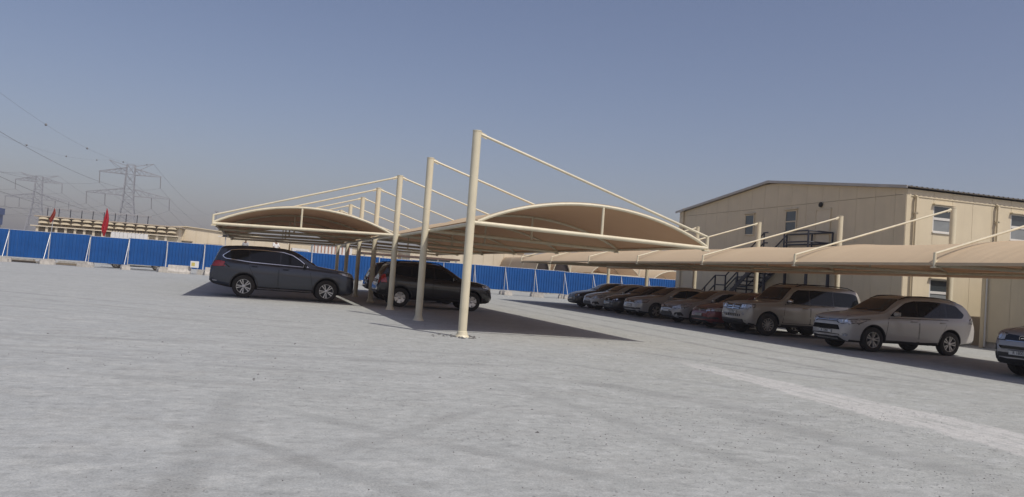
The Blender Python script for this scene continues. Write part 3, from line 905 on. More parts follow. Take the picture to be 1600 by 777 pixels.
    def make_wheels(c):
        sp = c.sp; r, w = sp['wr'], sp.get('ww', 0.225)
        rr = sp['rim_r']
        prof = [(rr - .02, -w * .42), (rr + .005, -w * .5), (r * .90, -w * .5), (r * .975, -w * .43), (r, -w * .3), (r, w * .3), (r * .975, w * .43), (r * .90, w * .5), (rr + .005, w * .5), (rr - .02, w * .42)]
        t = MB().lathe(prof, 'y', 36, cap=False)
        tme = t.mesh('wheel', M['tyre'], 35)
        rim = MB()
        yo = w * .5 - .02
        rim.cur = 1
        rim.lathe([(rr - .012, yo - .09), (rr - .012, yo - .055), (.02, yo - .05)], 'y', 32)
        rim.cur = 0
        # outer lip ring
        n = 36
        base = len(rim.v)
        for (ra, ya) in ((rr, yo - .03), (rr + .004, yo + .006), (rr - .022, yo + .006), (rr - .03, yo - .05)):
            for j in range(n):
                a = 2 * math.pi * j / n; rim.v.append((ra * math.sin(a), ya, ra * math.cos(a)))
        for i in range(3):
            for j in range(n):
                rim.face((base + i * n + j, base + i * n + (j + 1) % n, base + (i + 1) * n + (j + 1) % n, base + (i + 1) * n + j))
        k, style = sp['spokes']
        for i in range(k):
            a0 = 2 * math.pi * i / k + .3
            offs = (-0.2, 0.2) if style == 'twin' else (0,)
            for da in offs:
                a = a0 + da
                d = Vector((math.sin(a), 0, math.cos(a))); tn = Vector((math.cos(a), 0, -math.sin(a)))
                wi, wo = (.011, .017) if style == 'twin' else ((.012, .017) if style == 'thin' else (.045, .075))
                if style == 'twin':
                    p0 = d * .06; p1 = d * (rr - .015)
                else:
                    p0 = d * .05; p1 = d * (rr - .015)
                q = len(rim.v)
                for (p, ww_, yf, yb) in ((p0, wi, yo - .012, yo - .05), (p1, wo, yo - .002, yo - .05)):
                    for sgn in (-1, 1):
                        rim.v.append(tuple(p + tn * ww_ * sgn + Vector((0, yf, 0)))); rim.v.append(tuple(p + tn * ww_ * sgn * 1.25 + Vector((0, yb, 0))))
                for f in ((0, 2, 6, 4), (0, 4, 5, 1), (2, 3, 7, 6), (4, 6, 7, 5)): rim.face([q + x for x in f])
        rim.lathe([(.06, yo - .05), (.055, yo - .004), (.03, yo + .004)], 'y', 20)
        rm = sp.get('rim_mat', M['rim_silver'])
        rme = rim.mesh('rim', [rm, M['rim_dark']], 30)
        for s in sp['axles']:
            for kk in (1, -1):
                wo = put('wheel', tme, c.root, (c.X(s), kk * (c.W / 2 - w / 2 - .018), r), (0, random.uniform(0, 1.2), 0 if kk == 1 else math.pi))
                put('rim', rme, wo)
    # ---- common fittings
    def windows(c, dlo, splits, wind, rear, trim_r=0.05, chrome=False):
        """dlo: side glass outline (s,z); splits: pillars; wind/rear: (s0 bottom, s1 top, half widths)"""
        def inset(poly, d):
            ctr = Vector((sum(p[0] for p in poly) / len(poly), sum(p[1] for p in poly) / len(poly)))
            out = []; n = len(poly)
            for i in range(n):
                p0, p, p1 = Vector(poly[i - 1]), Vector(poly[i]), Vector(poly[(i + 1) % n])
                e0, e1 = (p - p0).normalized(), (p1 - p).normalized()
                n0, n1 = Vector((-e0.y, e0.x)), Vector((-e1.y, e1.x))
                if n0.dot(ctr - p) < 0: n0 = -n0
                if n1.dot(ctr - p) < 0: n1 = -n1
                b = (n0 + n1); b = b / max(.35, b.dot(n0))
                q = p + b * d; out.append((q.x, q.y))
            return out
        def clip(poly, s0, s1):
            def half(pl, lim, keep_less):
                res = []
                for i in range(len(pl)):
                    a, b = pl[i], pl[(i + 1) % len(pl)]
                    ia = a[0] <= lim if keep_less else a[0] >= lim
                    ib = b[0] <= lim if keep_less else b[0] >= lim
                    if ia: res.append(a)
                    if ia != ib:
                        t = (lim - a[0]) / (b[0] - a[0]); res.append((lim, a[1] + (b[1] - a[1]) * t))
                return res
            return half(half(poly, s1, True), s0, False)
        c.side('window_surround', inset(dlo, -0.022 if chrome else -.012), M['chrome'] if chrome else M['gloss_black'], 0.004, r=trim_r)
        if chrome: c.side('window_surround', dlo, M['gloss_black'], 0.0055, r=trim_r)
        cuts = [min(p[0] for p in dlo)] + splits + [max(p[0] for p in dlo)]
        ins = inset(dlo, 0.012)
        for i in range(len(cuts) - 1):
            a = cuts[i] + (.028 if i else 0); b = cuts[i + 1] - (.028 if i < len(cuts) - 2 else 0)
            pl = clip(ins, a, b)
            if len(pl) >= 3: c.side('side_window', pl, c.glass, 0.008, r=.02)
        (zb, wb, zt, wt) = wind
        sw = [(-wb, zb), (wb, zb), (wt, zt), (-wt, zt)]
        ws = c.front('windscreen', round_poly(sw, .06), c.wind, 0.006, 'F', mirror=False)
        mb = MB()
        for y0 in (-wb * .55, wb * .15):
            pts = []
            for t in (0, .5, 1):
                p, nn, d = c.cast(y0 + wb * .55 * t, zb + .03 + .05 * t, 'F'); pts.append(p + Vector((.02, 0, .008)))
            mb = MB().tube(pts, .009, 5); mb.build('wiper', M['black_trim'], ws[0])
        (zb, wb, zt, wt) = rear
        c.front('rear_window', round_poly([(-wb, zb), (wb, zb), (wt, zt), (-wt, zt)], .06), c.glass, 0.006, 'B', mirror=False)
    def doors(c, d_list, sill, handles=0.88, hm=None, top=None):
        """d_list: (s0,s1,z0,z1) panels; gaps between show as dark shut lines"""
        for (poly, hs, hz) in d_list:
            for o, k in zip(c.side('door', poly, c.paint, 0.005, r=.05, thick=.03), (1, -1)):
                p, nn, d = c.cast(c.X(hs), hz, 'L' if k == 1 else 'R')
                y = p.y + k * .028
                hb = MB()
                hb.tube([(p.x - .10, p.y, hz), (p.x - .085, y + k * .012, hz), (p.x + .085, y + k * .012, hz), (p.x + .10, p.y, hz)], 0.014, 6)
                hb.build('handle', hm or c.paint, o, smooth=40)
            mb_pts = poly + [poly[0]]
            for ax in ('L', 'R'):
                c.ribbon(mb_pts, 0.022, ax, MB(), 0.0025).build('shut_line', M['liner'], c.root)
    def mirrors(c, s, z, mt=None, size=1.0):
        for k in (1, -1):
            p, nn, d = c.cast(c.X(s), z, 'L' if k == 1 else 'R')
            mb = MB()
            cx_, cy_, cz_ = p.x + .02, p.y + k * .13 * size, z + .07
            rows = []
            for i in range(7):
                t = -1 + 2 * i / 6
                sc = max(.25, (1 - abs(t) ** 3 * .75))
                rows.append([(cx_ + (.075 * math.cos(a) if math.cos(a) > 0 else .045 * math.cos(a)) * sc, cy_ + k * t * .11 * size, cz_ + .075 * math.sin(a) * sc) for a in [2 * math.pi * j / 12 for j in range(12)]])
            base = len(mb.v)
            for r_ in rows: mb.v += r_
            for i in range(6):
                for j in range(12): mb.face((base + i * 12 + j, base + i * 12 + (j + 1) % 12, base + (i + 1) * 12 + (j + 1) % 12, base + (i + 1) * 12 + j))
            mb.face([base + j for j in range(12)]); mb.face([base + 72 + j for j in range(12)])
            o = mb.build('wing_mirror', mt or c.paint, c.root, smooth=50)
            MB().tube([(p.x, p.y - k * .02, z + .02), (cx_, cy_ - k * .03, cz_ - .05)], .022, 6).build('arm', M['black_trim'], o)
            MB().box(cx_ - .052, cx_ - .047, cy_ - .09 * size, cy_ + .09 * size, cz_ - .055, cz_ + .055).build('mirror_glass', M['chrome'], o)
    def rails(c, s0, s1, y, mt, h=.05):
        for k in (1, -1):
            pts = []
            for i in range(9):
                t = i / 8; s = s0 + (s1 - s0) * t
                p, nn, d = c.cast(c.X(s), k * y, 'T')
                pts.append((p.x, p.y, p.z + (h if 0 < i < 8 else 0)))
            MB().tube(pts, .017, 6).build('roof_rail', mt, c.root, smooth=40)
    def plate(c, z, axis='F', text='', y=0.0, w=.52, h=.11):
        p, nn, d = c.cast(y, z, axis)
        k = 1 if axis == 'F' else -1
        x = p.x + k * .03
        o = MB().box(x - .012, x + .012, y - w / 2, y + w / 2, z - h / 2, z + h / 2).build('number_plate', M['plate'], c.root)
        fr = MB()
        xa, xb = x + k * .0125, x + k * .016
        for (a, b, e, f) in ((-w / 2, w / 2, h / 2 - .012, h / 2), (-w / 2, w / 2, -h / 2, -h / 2 + .012)):
            fr.box(min(xa, xb), max(xa, xb), y + a, y + b, z + e, z + f)
        fr.build('plate_border', M['plate_ink'], o)
        if text:
            cu = bpy.data.curves.new('plate_text', 'FONT'); cu.body = text; cu.size = h * .86; cu.align_x = 'CENTER'; cu.align_y = 'CENTER'; cu.extrude = .001
            t = bpy.data.objects.new('lettering', cu); COL.objects.link(t)
            dg = bpy.context.evaluated_depsgraph_get()
            me = bpy.data.meshes.new_from_object(t.evaluated_get(dg)); bpy.data.objects.remove(t)
            me.materials.clear(); me.materials.append(M['plate_ink'])
            put('lettering', me, o, (x + k * .0145, y, z), (R(90), 0, R(90) * k))
    def bonnet_lines(c, s0, s1, y0, y1):
        for k in (1, -1):
            c.ribbon([(s0, y0 * k), ((s0 + s1) / 2, (y0 + y1) / 2 * k + .01 * k), (s1, y1 * k)], 0.016, 'T', MB(), 0.003).build('bonnet_line', M['liner'], c.root)
    def arches(c, mt, w=.055, off=.012):
        """dark lip round each wheel opening"""
        sp = c.sp; r0 = sp['wr'] + sp.get('arch', .055)
        for s in sp['axles']:
            for ax in ('L', 'R'):
                mb = MB()
                for i in range(22):
                    a0, a1 = math.pi * (-.08 + 1.16 * i / 22), math.pi * (-.08 + 1.16 * (i + 1) / 22)
                    q = [(c.X(s) + rr_ * math.cos(a), sp['wr'] + .015 + rr_ * math.sin(a)) for rr_, a in ((r0 - .004, a0), (r0 + w, a0), (r0 + w, a1), (r0 - .004, a1))]
                    if min(z for x, z in q) < .2: continue
                    c.patch(q, ax, off, .2, mb, .03)
                mb.build('arch_trim', mt, c.root, smooth=40)

def paint(name, col, metal=0.0, dust=0.0, rough=.35):
    return mat(name, col, rough, metal=metal, var=0.03, scale=1.5, coat=0.9, dust=dust, dustcol=(0.37, 0.325, 0.275))

# ---- shapes (s = distance from the nose)
PLAN_SUV = [(0, .60), (.03, .70), (.10, .80), (.25, .89), (.5, .955), (.9, .985), (1.4, 1.0), (3.2, 1.0)]
def plan(L, nose=.62, tail=.72):
    return [(0, nose), (.03, nose + .09), (.10, nose + .19), (.25, nose + .275), (.5, .955), (.9, .985), (1.4, 1.0), (L - 1.3, 1.0), (L - .7, .97), (L - .3, .91), (L - .1, .85), (L - .03, tail + .06), (L, tail)]

OUTLANDER = dict(cat='car', L=4.66, W=1.80, wr=.345, rim_r=.235, spokes=(5, 'twin'), axles=(.93, 3.60), rim_mat=M['rim_grey'],
    top=[(0, .66), (.03, .78), (.08, .87), (.18, .94), (.45, 1.00), (.9, 1.06), (1.22, 1.10), (1.4, 1.18), (1.75, 1.41), (2.02, 1.55), (2.3, 1.61), (2.8, 1.635), (3.4, 1.625), (3.9, 1.585), (4.2, 1.52), (4.28, 1.47), (4.45, 1.25), (4.56, 1.06), (4.62, .96), (4.66, .72)],
    belt=[(0, .60), (.05, .72), (.2, .86), (.5, .93), (1.2, .99), (2.4, 1.01), (3.6, 1.04), (4.3, 1.07), (4.55, 1.0), (4.66, .70)],
    bottom=[(0, .40), (.05, .30), (.2, .235), (.5, .22), (1.0, .25), (3.5, .25), (3.9, .27), (4.4, .33), (4.6, .40), (4.66, .48)], plan=plan(4.66))
PAJERO = dict(cat='car', L=4.90, W=1.875, wr=.385, rim_r=.235, spokes=(12, 'thin'), axles=(.86, 3.64), rim_mat=M['rim_grey'], arch=.07, tumble=.17,
    top=[(0, .72), (.03, .92), (.08, 1.02), (.18, 1.08), (.5, 1.12), (1.1, 1.17), (1.30, 1.20), (1.45, 1.29), (1.72, 1.58), (1.92, 1.74), (2.2, 1.79), (3.0, 1.81), (4.0, 1.80), (4.5, 1.76), (4.62, 1.70), (4.74, 1.35), (4.82, 1.08), (4.86, .95), (4.90, .75)],
    belt=[(0, .68), (.05, .86), (.2, 1.0), (.5, 1.05), (1.2, 1.09), (2.4, 1.12), (4.6, 1.14), (4.8, 1.06), (4.90, .73)],
    bottom=[(0, .48), (.06, .36), (.25, .32), (.6, .30), (1.2, .32), (3.6, .34), (4.3, .38), (4.8, .45), (4.9, .52)], plan=plan(4.9, .70, .78))
PILOT = dict(cat='car', L=4.94, W=1.995, wr=.385, rim_r=.262, spokes=(5, 'twin'), axles=(.97, 3.79), rim_mat=M['rim_silver'], arch=.065, tumble=.22,
    top=[(0, .78), (.02, .94), (.06, 1.02), (.18, 1.08), (.5, 1.13), (1.0, 1.18), (1.30, 1.22), (1.48, 1.31), (1.90, 1.58), (2.18, 1.71), (2.5, 1.765), (3.2, 1.785), (4.0, 1.765), (4.5, 1.725), (4.66, 1.68), (4.76, 1.40), (4.86, 1.16), (4.91, 1.02), (4.94, .80)],
    belt=[(0, .72), (.05, .88), (.2, 1.0), (.5, 1.06), (1.3, 1.11), (2.5, 1.14), (3.6, 1.19), (4.6, 1.25), (4.8, 1.14), (4.94, .78)],
    bottom=[(0, .40), (.05, .32), (.2, .27), (.5, .25), (1.0, .27), (3.8, .28), (4.3, .31), (4.8, .40), (4.94, .52)], plan=plan(4.94, .72, .82))
DUSTER = dict(cat='car', L=4.32, W=1.82, wr=.345, rim_r=.215, spokes=(6, 'plain'), axles=(.82, 3.49), rim_mat=M['rim_silver'], arch=.07, tumble=.24,
    top=[(0, .64), (.03, .82), (.08, .92), (.2, .99), (.5, 1.05), (.95, 1.10), (1.15, 1.13), (1.32, 1.22), (1.68, 1.45), (1.92, 1.57), (2.2, 1.615), (2.8, 1.635), (3.5, 1.61), (3.85, 1.56), (3.98, 1.49), (4.14, 1.20), (4.22, 1.04), (4.28, .90), (4.32, .72)],
    belt=[(0, .60), (.05, .76), (.2, .90), (.5, .97), (1.1, 1.02), (2.2, 1.05), (3.4, 1.10), (3.9, 1.16), (4.2, 1.0), (4.32, .70)],
    bottom=[(0, .46), (.05, .36), (.2, .30), (.5, .27), (1.0, .28), (3.4, .29), (3.8, .33), (4.2, .42), (4.32, .50)], plan=plan(4.32, .64, .78))
SORENTO = dict(cat='car', L=4.70, W=1.885, wr=.36, rim_r=.24, spokes=(10, 'thin'), axles=(.95, 3.65), rim_mat=M['rim_grey'],
    top=[(0, .66), (.03, .80), (.08, .90), (.2, .97), (.5, 1.04), (.95, 1.10), (1.25, 1.14), (1.42, 1.22), (1.85, 1.50), (2.12, 1.61), (2.5, 1.67), (3.1, 1.69), (3.8, 1.66), (4.2, 1.61), (4.34, 1.53), (4.5, 1.22), (4.6, 1.04), (4.66, .90), (4.70, .74)],
    belt=[(0, .60), (.05, .74), (.2, .88), (.5, .97), (1.2, 1.03), (2.4, 1.07), (3.8, 1.13), (4.4, 1.15), (4.6, 1.0), (4.70, .72)],
    bottom=[(0, .42), (.05, .33), (.2, .26), (.5, .23), (1.0, .25), (3.6, .26), (4.2, .30), (4.6, .40), (4.70, .5)], plan=plan(4.7, .60, .75))
SEDAN = dict(cat='car', L=4.62, W=1.78, wr=.315, rim_r=.205, spokes=(7, 'thin'), axles=(.95, 3.65), rim_mat=M['rim_grey'], arch=.045,
    top=[(0, .52), (.03, .62), (.08, .70), (.2, .77), (.5, .86), (.95, .94), (1.20, .98), (1.4, 1.06), (1.85, 1.30), (2.15, 1.395), (2.5, 1.435), (2.9, 1.435), (3.3, 1.39), (3.65, 1.28), (3.98, 1.12), (4.15, 1.06), (4.4, 1.035), (4.52, .99), (4.58, .86), (4.62, .68)],
    belt=[(0, .48), (.05, .58), (.2, .70), (.5, .79), (1.1, .87), (2.2, .91), (3.4, .95), (4.0, .985), (4.4, .96), (4.62, .64)],
    bottom=[(0, .32), (.05, .24), (.2, .20), (.5, .18), (1.0, .19), (3.6, .19), (4.2, .24), (4.55, .34), (4.62, .42)], plan=plan(4.62, .60, .72))
SALOON = dict(SEDAN, L=4.77, W=1.83, wr=.325, rim_r=.225, spokes=(5, 'twin'), axles=(.93, 3.64),
    top=[(0, .56), (.03, .67), (.08, .75), (.2, .82), (.5, .89), (.95, .96), (1.25, 1.0), (1.45, 1.08), (1.92, 1.33), (2.2, 1.42), (2.6, 1.455), (3.0, 1.455), (3.4, 1.41), (3.8, 1.28), (4.1, 1.13), (4.3, 1.08), (4.6, 1.05), (4.69, 1.0), (4.73, .88), (4.77, .7)],
    belt=[(0, .52), (.05, .62), (.2, .74), (.5, .83), (1.2, .90), (2.2, .93), (3.4, .96), (4.1, 1.0), (4.5, .98), (4.77, .66)],
    bottom=[(0, .33), (.05, .25), (.2, .21), (.5, .19), (1.0, .20), (3.7, .20), (4.3, .25), (4.7, .36), (4.77, .44)], plan=plan(4.77, .66, .74))

def bar(y, z0, z1, y_top=None):
    yt = y if y_top is None else y_top
    return [(-y, z0), (y, z0), (yt, z1), (-yt, z1)]
def fog(c, y, z, r=.05):
    for k in (1, -1):
        c.patch([(y * k + r * math.cos(a), z + r * .8 * math.sin(a)) for a in [2 * math.pi * j / 12 for j in range(12)]], 'F', .01, .2, MB()).build('fog_lamp', M['lamp_clear'], c.root)
def bulbs(c, lamps, y, z, r=.04, n=1, dy=.11):
    for o, k in zip(lamps, (1, -1)):
        for i in range(n):
            yy = y + i * dy
            c.patch([(yy * k + r * math.cos(a), z + .012 * i + r * math.sin(a)) for a in [2 * math.pi * j / 12 for j in range(12)]], 'F', .013, .2, MB()).build('lamp_reflector', M['lamp_inner'], o)
def badge(c, z, y=0, r=.05, axis='F', mt=None):
    p, nn, d = c.cast(y, z, axis)
    k = 1 if axis == 'F' else -1
    mb = MB()
    pts = [(p.x + k * .016, y + r * math.cos(a), z + r * .75 * math.sin(a)) for a in [2 * math.pi * j / 16 for j in range(17)]]
    mb.tube(pts, .008, 5, cap=False)
    mb.box(p.x + k * .012 - .004, p.x + k * .012 + .004, y - r * .5, y + r * .5, z - .008, z + .008)
    mb.build('badge', mt or M['chrome'], c.root)

def outlander(col, label, loc, rz):
    c = Car('parked_car', OUTLANDER, col, label, loc, rz, True)
    c.windows([(1.50, 1.05), (1.74, 1.23), (2.06, 1.43), (2.35, 1.50), (2.9, 1.525), (3.5, 1.505), (3.86, 1.455), (4.15, 1.22), (4.06, 1.12), (3.0, 1.075)], [2.46, 3.48], (1.15, .72, 1.535, .585), (1.14, .58, 1.44, .52))
    c.doors([([(1.33, .36), (2.44, .34), (2.46, 1.0), (1.42, .98)], 2.28, .925), ([(2.49, .34), (3.18, .36), (3.34, .72), (3.50, 1.02), (2.49, 1.005)], 3.30, .94)], .3)
    c.side('sill_trim', [(1.36, .24), (3.16, .25), (3.16, .345), (1.36, .335)], M['black_trim'], .012)
    c.lamp('headlight', [(.12, .755), (.5, .80), (.82, .905), (.5, .895), (.14, .86)], [(.44, .80), (.60, .745), (.83, .755), (.83, .865), (.44, .865)], M['lamp_clear'])
    bulbs(c, [o for o in c.root.children if o.name.startswith('headlight')], .60, .81, .042, 2, .11)
    g_ = c.front('grille', bar(.45, .79, .872), M['black_trim'], .008, mirror=False)
    for z in (.812, .848): c.front('grille_bar', bar(.43, z, z + .016), M['chrome'], .014, mirror=False, parent=g_[0])
    badge(c, .83, 0, .055)
    c.front('air_intake', bar(.60, .565, .70, .52), M['gloss_black'], .008, mirror=False, r=.03)
    c.front('lower_intake', bar(.52, .33, .445, .60), M['black_trim'], .008, mirror=False, r=.03)
    c.front('skid_plate', bar(.45, .285, .325), M['rim_grey'], .012, mirror=False)
    fog(c, .70, .44, .055)
    c.plate(.508, text='A 12861')
    c.lamp('tail_light', [(4.30, .98), (4.60, .98), (4.62, 1.06), (4.42, 1.10)], [(.42, .97), (.74, .96), (.72, 1.09), (.42, 1.06)], M['lamp_clear'], 'B')
    c.mirrors(1.62, 1.04); c.rails(1.95, 4.0, .60, M['gloss_black'], .03)
    c.bonnet_lines(.25, 1.25, .56, .72); c.arches(M['black_trim'], .018, .006)
    return c
def pajero(col, label, loc, rz):
    c = Car('parked_car', PAJERO, col, label, loc, rz, True)
    c.windows([(1.56, 1.16), (1.86, 1.53), (2.02, 1.63), (2.6, 1.655), (3.6, 1.655), (4.32, 1.63), (4.50, 1.58), (4.62, 1.20), (4.5, 1.17)], [2.50, 3.46], (1.25, .76, 1.71, .68), (1.22, .66, 1.64, .62))
    c.doors([([(1.42, .48), (2.50, .48), (2.50, 1.13), (1.50, 1.11)], 2.30, 1.02), ([(2.53, .48), (3.14, .48), (3.30, .80), (3.48, 1.13), (2.53, 1.13)], 3.30, 1.03)], .3, hm=M['chrome'])
    c.side('side_step', [(1.36, .30), (3.10, .31), (3.10, .43), (1.36, .42)], M['black_trim'], .03)
    c.side('body_moulding', [(1.36, .66), (3.10, .67), (3.14, .73), (1.36, .72)], c.paint, .018)
    hl = c.lamp('headlight', [(.08, .92), (.30, .96), (.34, 1.03), (.1, 1.02)], [(.44, .88), (.80, .88), (.82, 1.02), (.46, 1.03)], M['lamp_clear'])
    bulbs(c, hl, .56, .955, .05, 2, .13)
    g_ = c.front('grille', bar(.43, .83, 1.03), M['black_trim'], .008, mirror=False)
    for (z, w) in ((.855, .4), (.925, .4), (.995, .4)):
        c.front('grille_bar', bar(w, z, z + .028), M['chrome'], .016, mirror=False, parent=g_[0])
    c.front('grille_bar', [(-.022, .83), (.022, .83), (.022, 1.02), (-.022, 1.02)], M['chrome'], .02, mirror=False, parent=g_[0])
    badge(c, .93, 0, .06)
    c.front('air_intake', bar(.48, .60, .68, .50), M['black_trim'], .008, mirror=False, r=.02)
    for i in range(8):
        y = -.42 + i * .12
        c.front('grille_bar', [(y - .012, .605), (y + .012, .605), (y + .012, .675), (y - .012, .675)], M['rim_grey'], .014, mirror=False)
    c.front('bumper_guard', bar(.66, .40, .52), M['black_trim'], .010, mirror=False)
    fog(c, .66, .70, .06)
    c.plate(.745, text='D 41796', w=.5)
    c.lamp('tail_light', [(4.70, .80), (4.86, .80), (4.84, 1.05), (4.72, 1.06)], [(.60, .8), (.78, .8), (.76, 1.06), (.60, 1.06)], M['lamp_red'], 'B')
    c.mirrors(1.62, 1.17, M['chrome'], 1.15); c.rails(2.0, 4.45, .68, M['gloss_black'], .06)
    c.bonnet_lines(.25, 1.3, .62, .74); c.arches(c.paint, .05, .016)
    return c
def pilot(col, label, loc, rz):
    c = Car('parked_car', PILOT, col, label, loc, rz)
    c.windows([(1.66, 1.19), (1.92, 1.39), (2.22, 1.57), (2.55, 1.645), (3.2, 1.67), (3.9, 1.655), (4.28, 1.61), (4.55, 1.40), (4.46, 1.325), (3.6, 1.245)], [2.62, 3.66], (1.28, .80, 1.69, .68), (1.32, .68, 1.62, .62), chrome=True)
    c.doors([([(1.45, .40), (2.62, .39), (2.64, 1.14), (1.60, 1.11)], 2.42, 1.05), ([(2.67, .39), (3.34, .40), (3.50, .80), (3.70, 1.19), (2.67, 1.145)], 3.48, 1.09)], .3)
    c.side('sill_trim', [(1.42, .24), (3.38, .25), (3.38, .385), (1.42, .375)], M['black_trim'], .012)
    for ax in ('L', 'R'): c.ribbon([(1.48, .335), (3.32, .345)], .03, ax, MB(), .02).build('chrome_strip', M['chrome'], c.root)
    hl = c.lamp('headlight', [(.10, .92), (.40, .98), (.62, 1.07), (.4, 1.07), (.12, 1.03)], [(.46, .90), (.86, .92), (.86, 1.03), (.46, 1.01)], M['lamp_clear'])
    bulbs(c, hl, .6, .90, .04, 2, .12)
    g_ = c.front('grille', bar(.50, .76, 1.0), M['gloss_black'], .008, mirror=False)
    for z in (.82, .92): c.front('grille_bar', bar(.46, z, z + .03), M['chrome'], .016, mirror=False, parent=g_[0])
    badge(c, .86, 0, .06)
    c.front('air_intake', bar(.6, .40, .56), M['black_trim'], .008, mirror=False, r=.03); fog(c, .76, .50, .05)
    c.plate(.62)
    tl = c.lamp('tail_light', [(4.46, 1.20), (4.52, 1.035), (4.86, 1.02), (4.88, 1.12), (4.70, 1.23)], [(.58, 1.03), (.94, 1.03), (.88, 1.22), (.60, 1.2)], M['lamp_red'], 'B')
    for ax in ('L', 'R'): c.side('reflector', [(4.70, .50), (4.84, .52), (4.84, .56), (4.68, .54)], M['lamp_clear'], .012, both=True); break
    c.plate(.98, 'B'); c.front('rear_diffuser', bar(.72, .42, .56), M['black_trim'], .01, 'B', mirror=False)
    c.mirrors(1.80, 1.16); c.arches(M['black_trim'], .035, .008); c.bonnet_lines(.25, 1.35, .64, .80)
    c.rails(2.4, 4.4, .70, M['gloss_black'], .012)
    return c
def duster(col, label, loc, rz, sticker=True):
    c = Car('parked_car', DUSTER, col, label, loc, rz)
    c.windows([(1.42, 1.08), (1.66, 1.27), (1.94, 1.44), (2.2, 1.49), (2.8, 1.505), (3.4, 1.48), (3.7, 1.42), (3.86, 1.24), (3.4, 1.14)], [2.28, 3.10], (1.19, .72, 1.54, .60), (1.14, .60, 1.46, .55))
    c.doors([([(1.25, .42), (2.27, .41), (2.28, 1.06), (1.36, 1.03)], 2.1, .96), ([(2.31, .41), (2.98, .42), (3.12, .76), (3.22, 1.12), (2.31, 1.07)], 3.02, .98)], .3)
    c.side('sill_trim', [(1.24, .28), (3.06, .29), (3.06, .40), (1.24, .39)], M['black_trim'], .012)
    hl = c.lamp('headlight', [(.10, .82), (.42, .88), (.44, .98), (.12, .95)], [(.44, .80), (.78, .82), (.78, .95), (.46, .95)], M['lamp_clear'])
    bulbs(c, hl, .6, .88, .05)
    g_ = c.front('grille', bar(.42, .74, .92), M['gloss_black'], .008, mirror=False)
    for z in (.78, .85): c.front('grille_bar', bar(.4, z, z + .02), M['chrome'], .016, mirror=False, parent=g_[0])
    c.front('air_intake', bar(.6, .42, .58), M['black_trim'], .008, mirror=False, r=.03); c.plate(.64)
    tl = c.lamp('tail_light', [(3.98, .86), (4.20, .86), (4.18, 1.16), (4.06, 1.17)], [(.60, .84), (.80, .84), (.76, 1.14), (.62, 1.14)], M['lamp_red'], 'B')
    c.plate(.92, 'B'); c.front('rear_bumper_trim', bar(.7, .44, .58), M['black_trim'], .01, 'B', mirror=False)
    c.mirrors(1.56, 1.06, M['gloss_black']); c.rails(1.9, 3.75, .64, M['gloss_black'], .06)
    c.arches(M['black_trim'], .045, .014); c.bonnet_lines(.25, 1.15, .56, .72)
    return c
def sorento(col, label, loc, rz):
    c = Car('parked_car', SORENTO, col, label, loc, rz, True)
    c.windows([(1.60, 1.10), (1.84, 1.28), (2.14, 1.47), (2.45, 1.54), (3.1, 1.56), (3.8, 1.52), (4.1, 1.46), (4.28, 1.26), (3.8, 1.17)], [2.52, 3.48], (1.2, .74, 1.585, .62), (1.2, .6, 1.5, .55))
    c.doors([([(1.4, .37), (2.5, .36), (2.52, 1.07), (1.52, 1.04)], 2.32, .97), ([(2.55, .36), (3.2, .37), (3.36, .74), (3.54, 1.10), (2.55, 1.075)], 3.34, 1.0)], .3)
    c.side('sill_trim', [(1.38, .25), (3.2, .26), (3.2, .36), (1.38, .35)], M['black_trim'], .012)
    hl = c.lamp('headlight', [(.10, .80), (.4, .84), (.72, .99), (.42, .97), (.12, .92)], [(.44, .79), (.82, .80), (.82, .94), (.46, .92)], M['lamp_clear'])
    bulbs(c, hl, .58, .86, .045, 2, .12)
    g_ = c.front('grille', [(-.40, .765), (.40, .765), (.44, .84), (.41, .915), (.12, .90), (-.12, .90), (-.41, .915), (-.44, .84)], M['gloss_black'], .008, mirror=False)
    c.front('grille_bar', bar(.39, .765, .783), M['chrome'], .016, mirror=False, parent=g_[0]); badge(c, .845, 0, .07)
    c.front('air_intake', bar(.50, .60, .665, .58), M['gloss_black'], .008, mirror=False, r=.03)
    c.front('lower_trim', bar(.74, .30, .52), M['black_trim'], .008, mirror=False, r=.05)
    c.front('fog_recess', [(.60, .56), (.84, .56), (.84, .70), (.66, .68)], M['black_trim'], .008); fog(c, .72, .62, .05)
    c.plate(.525, text='R 18002')
    c.lamp('tail_light', [(4.38, .92), (4.62, .92), (4.58, 1.06), (4.42, 1.1)], [(.5, .92), (.78, .92), (.76, 1.08), (.52, 1.06)], M['lamp_red'], 'B')
    c.mirrors(1.74, 1.09); c.rails(2.1, 4.1, .66, M['gloss_black'], .04); c.bonnet_lines(.25, 1.25, .54, .74)
    return c
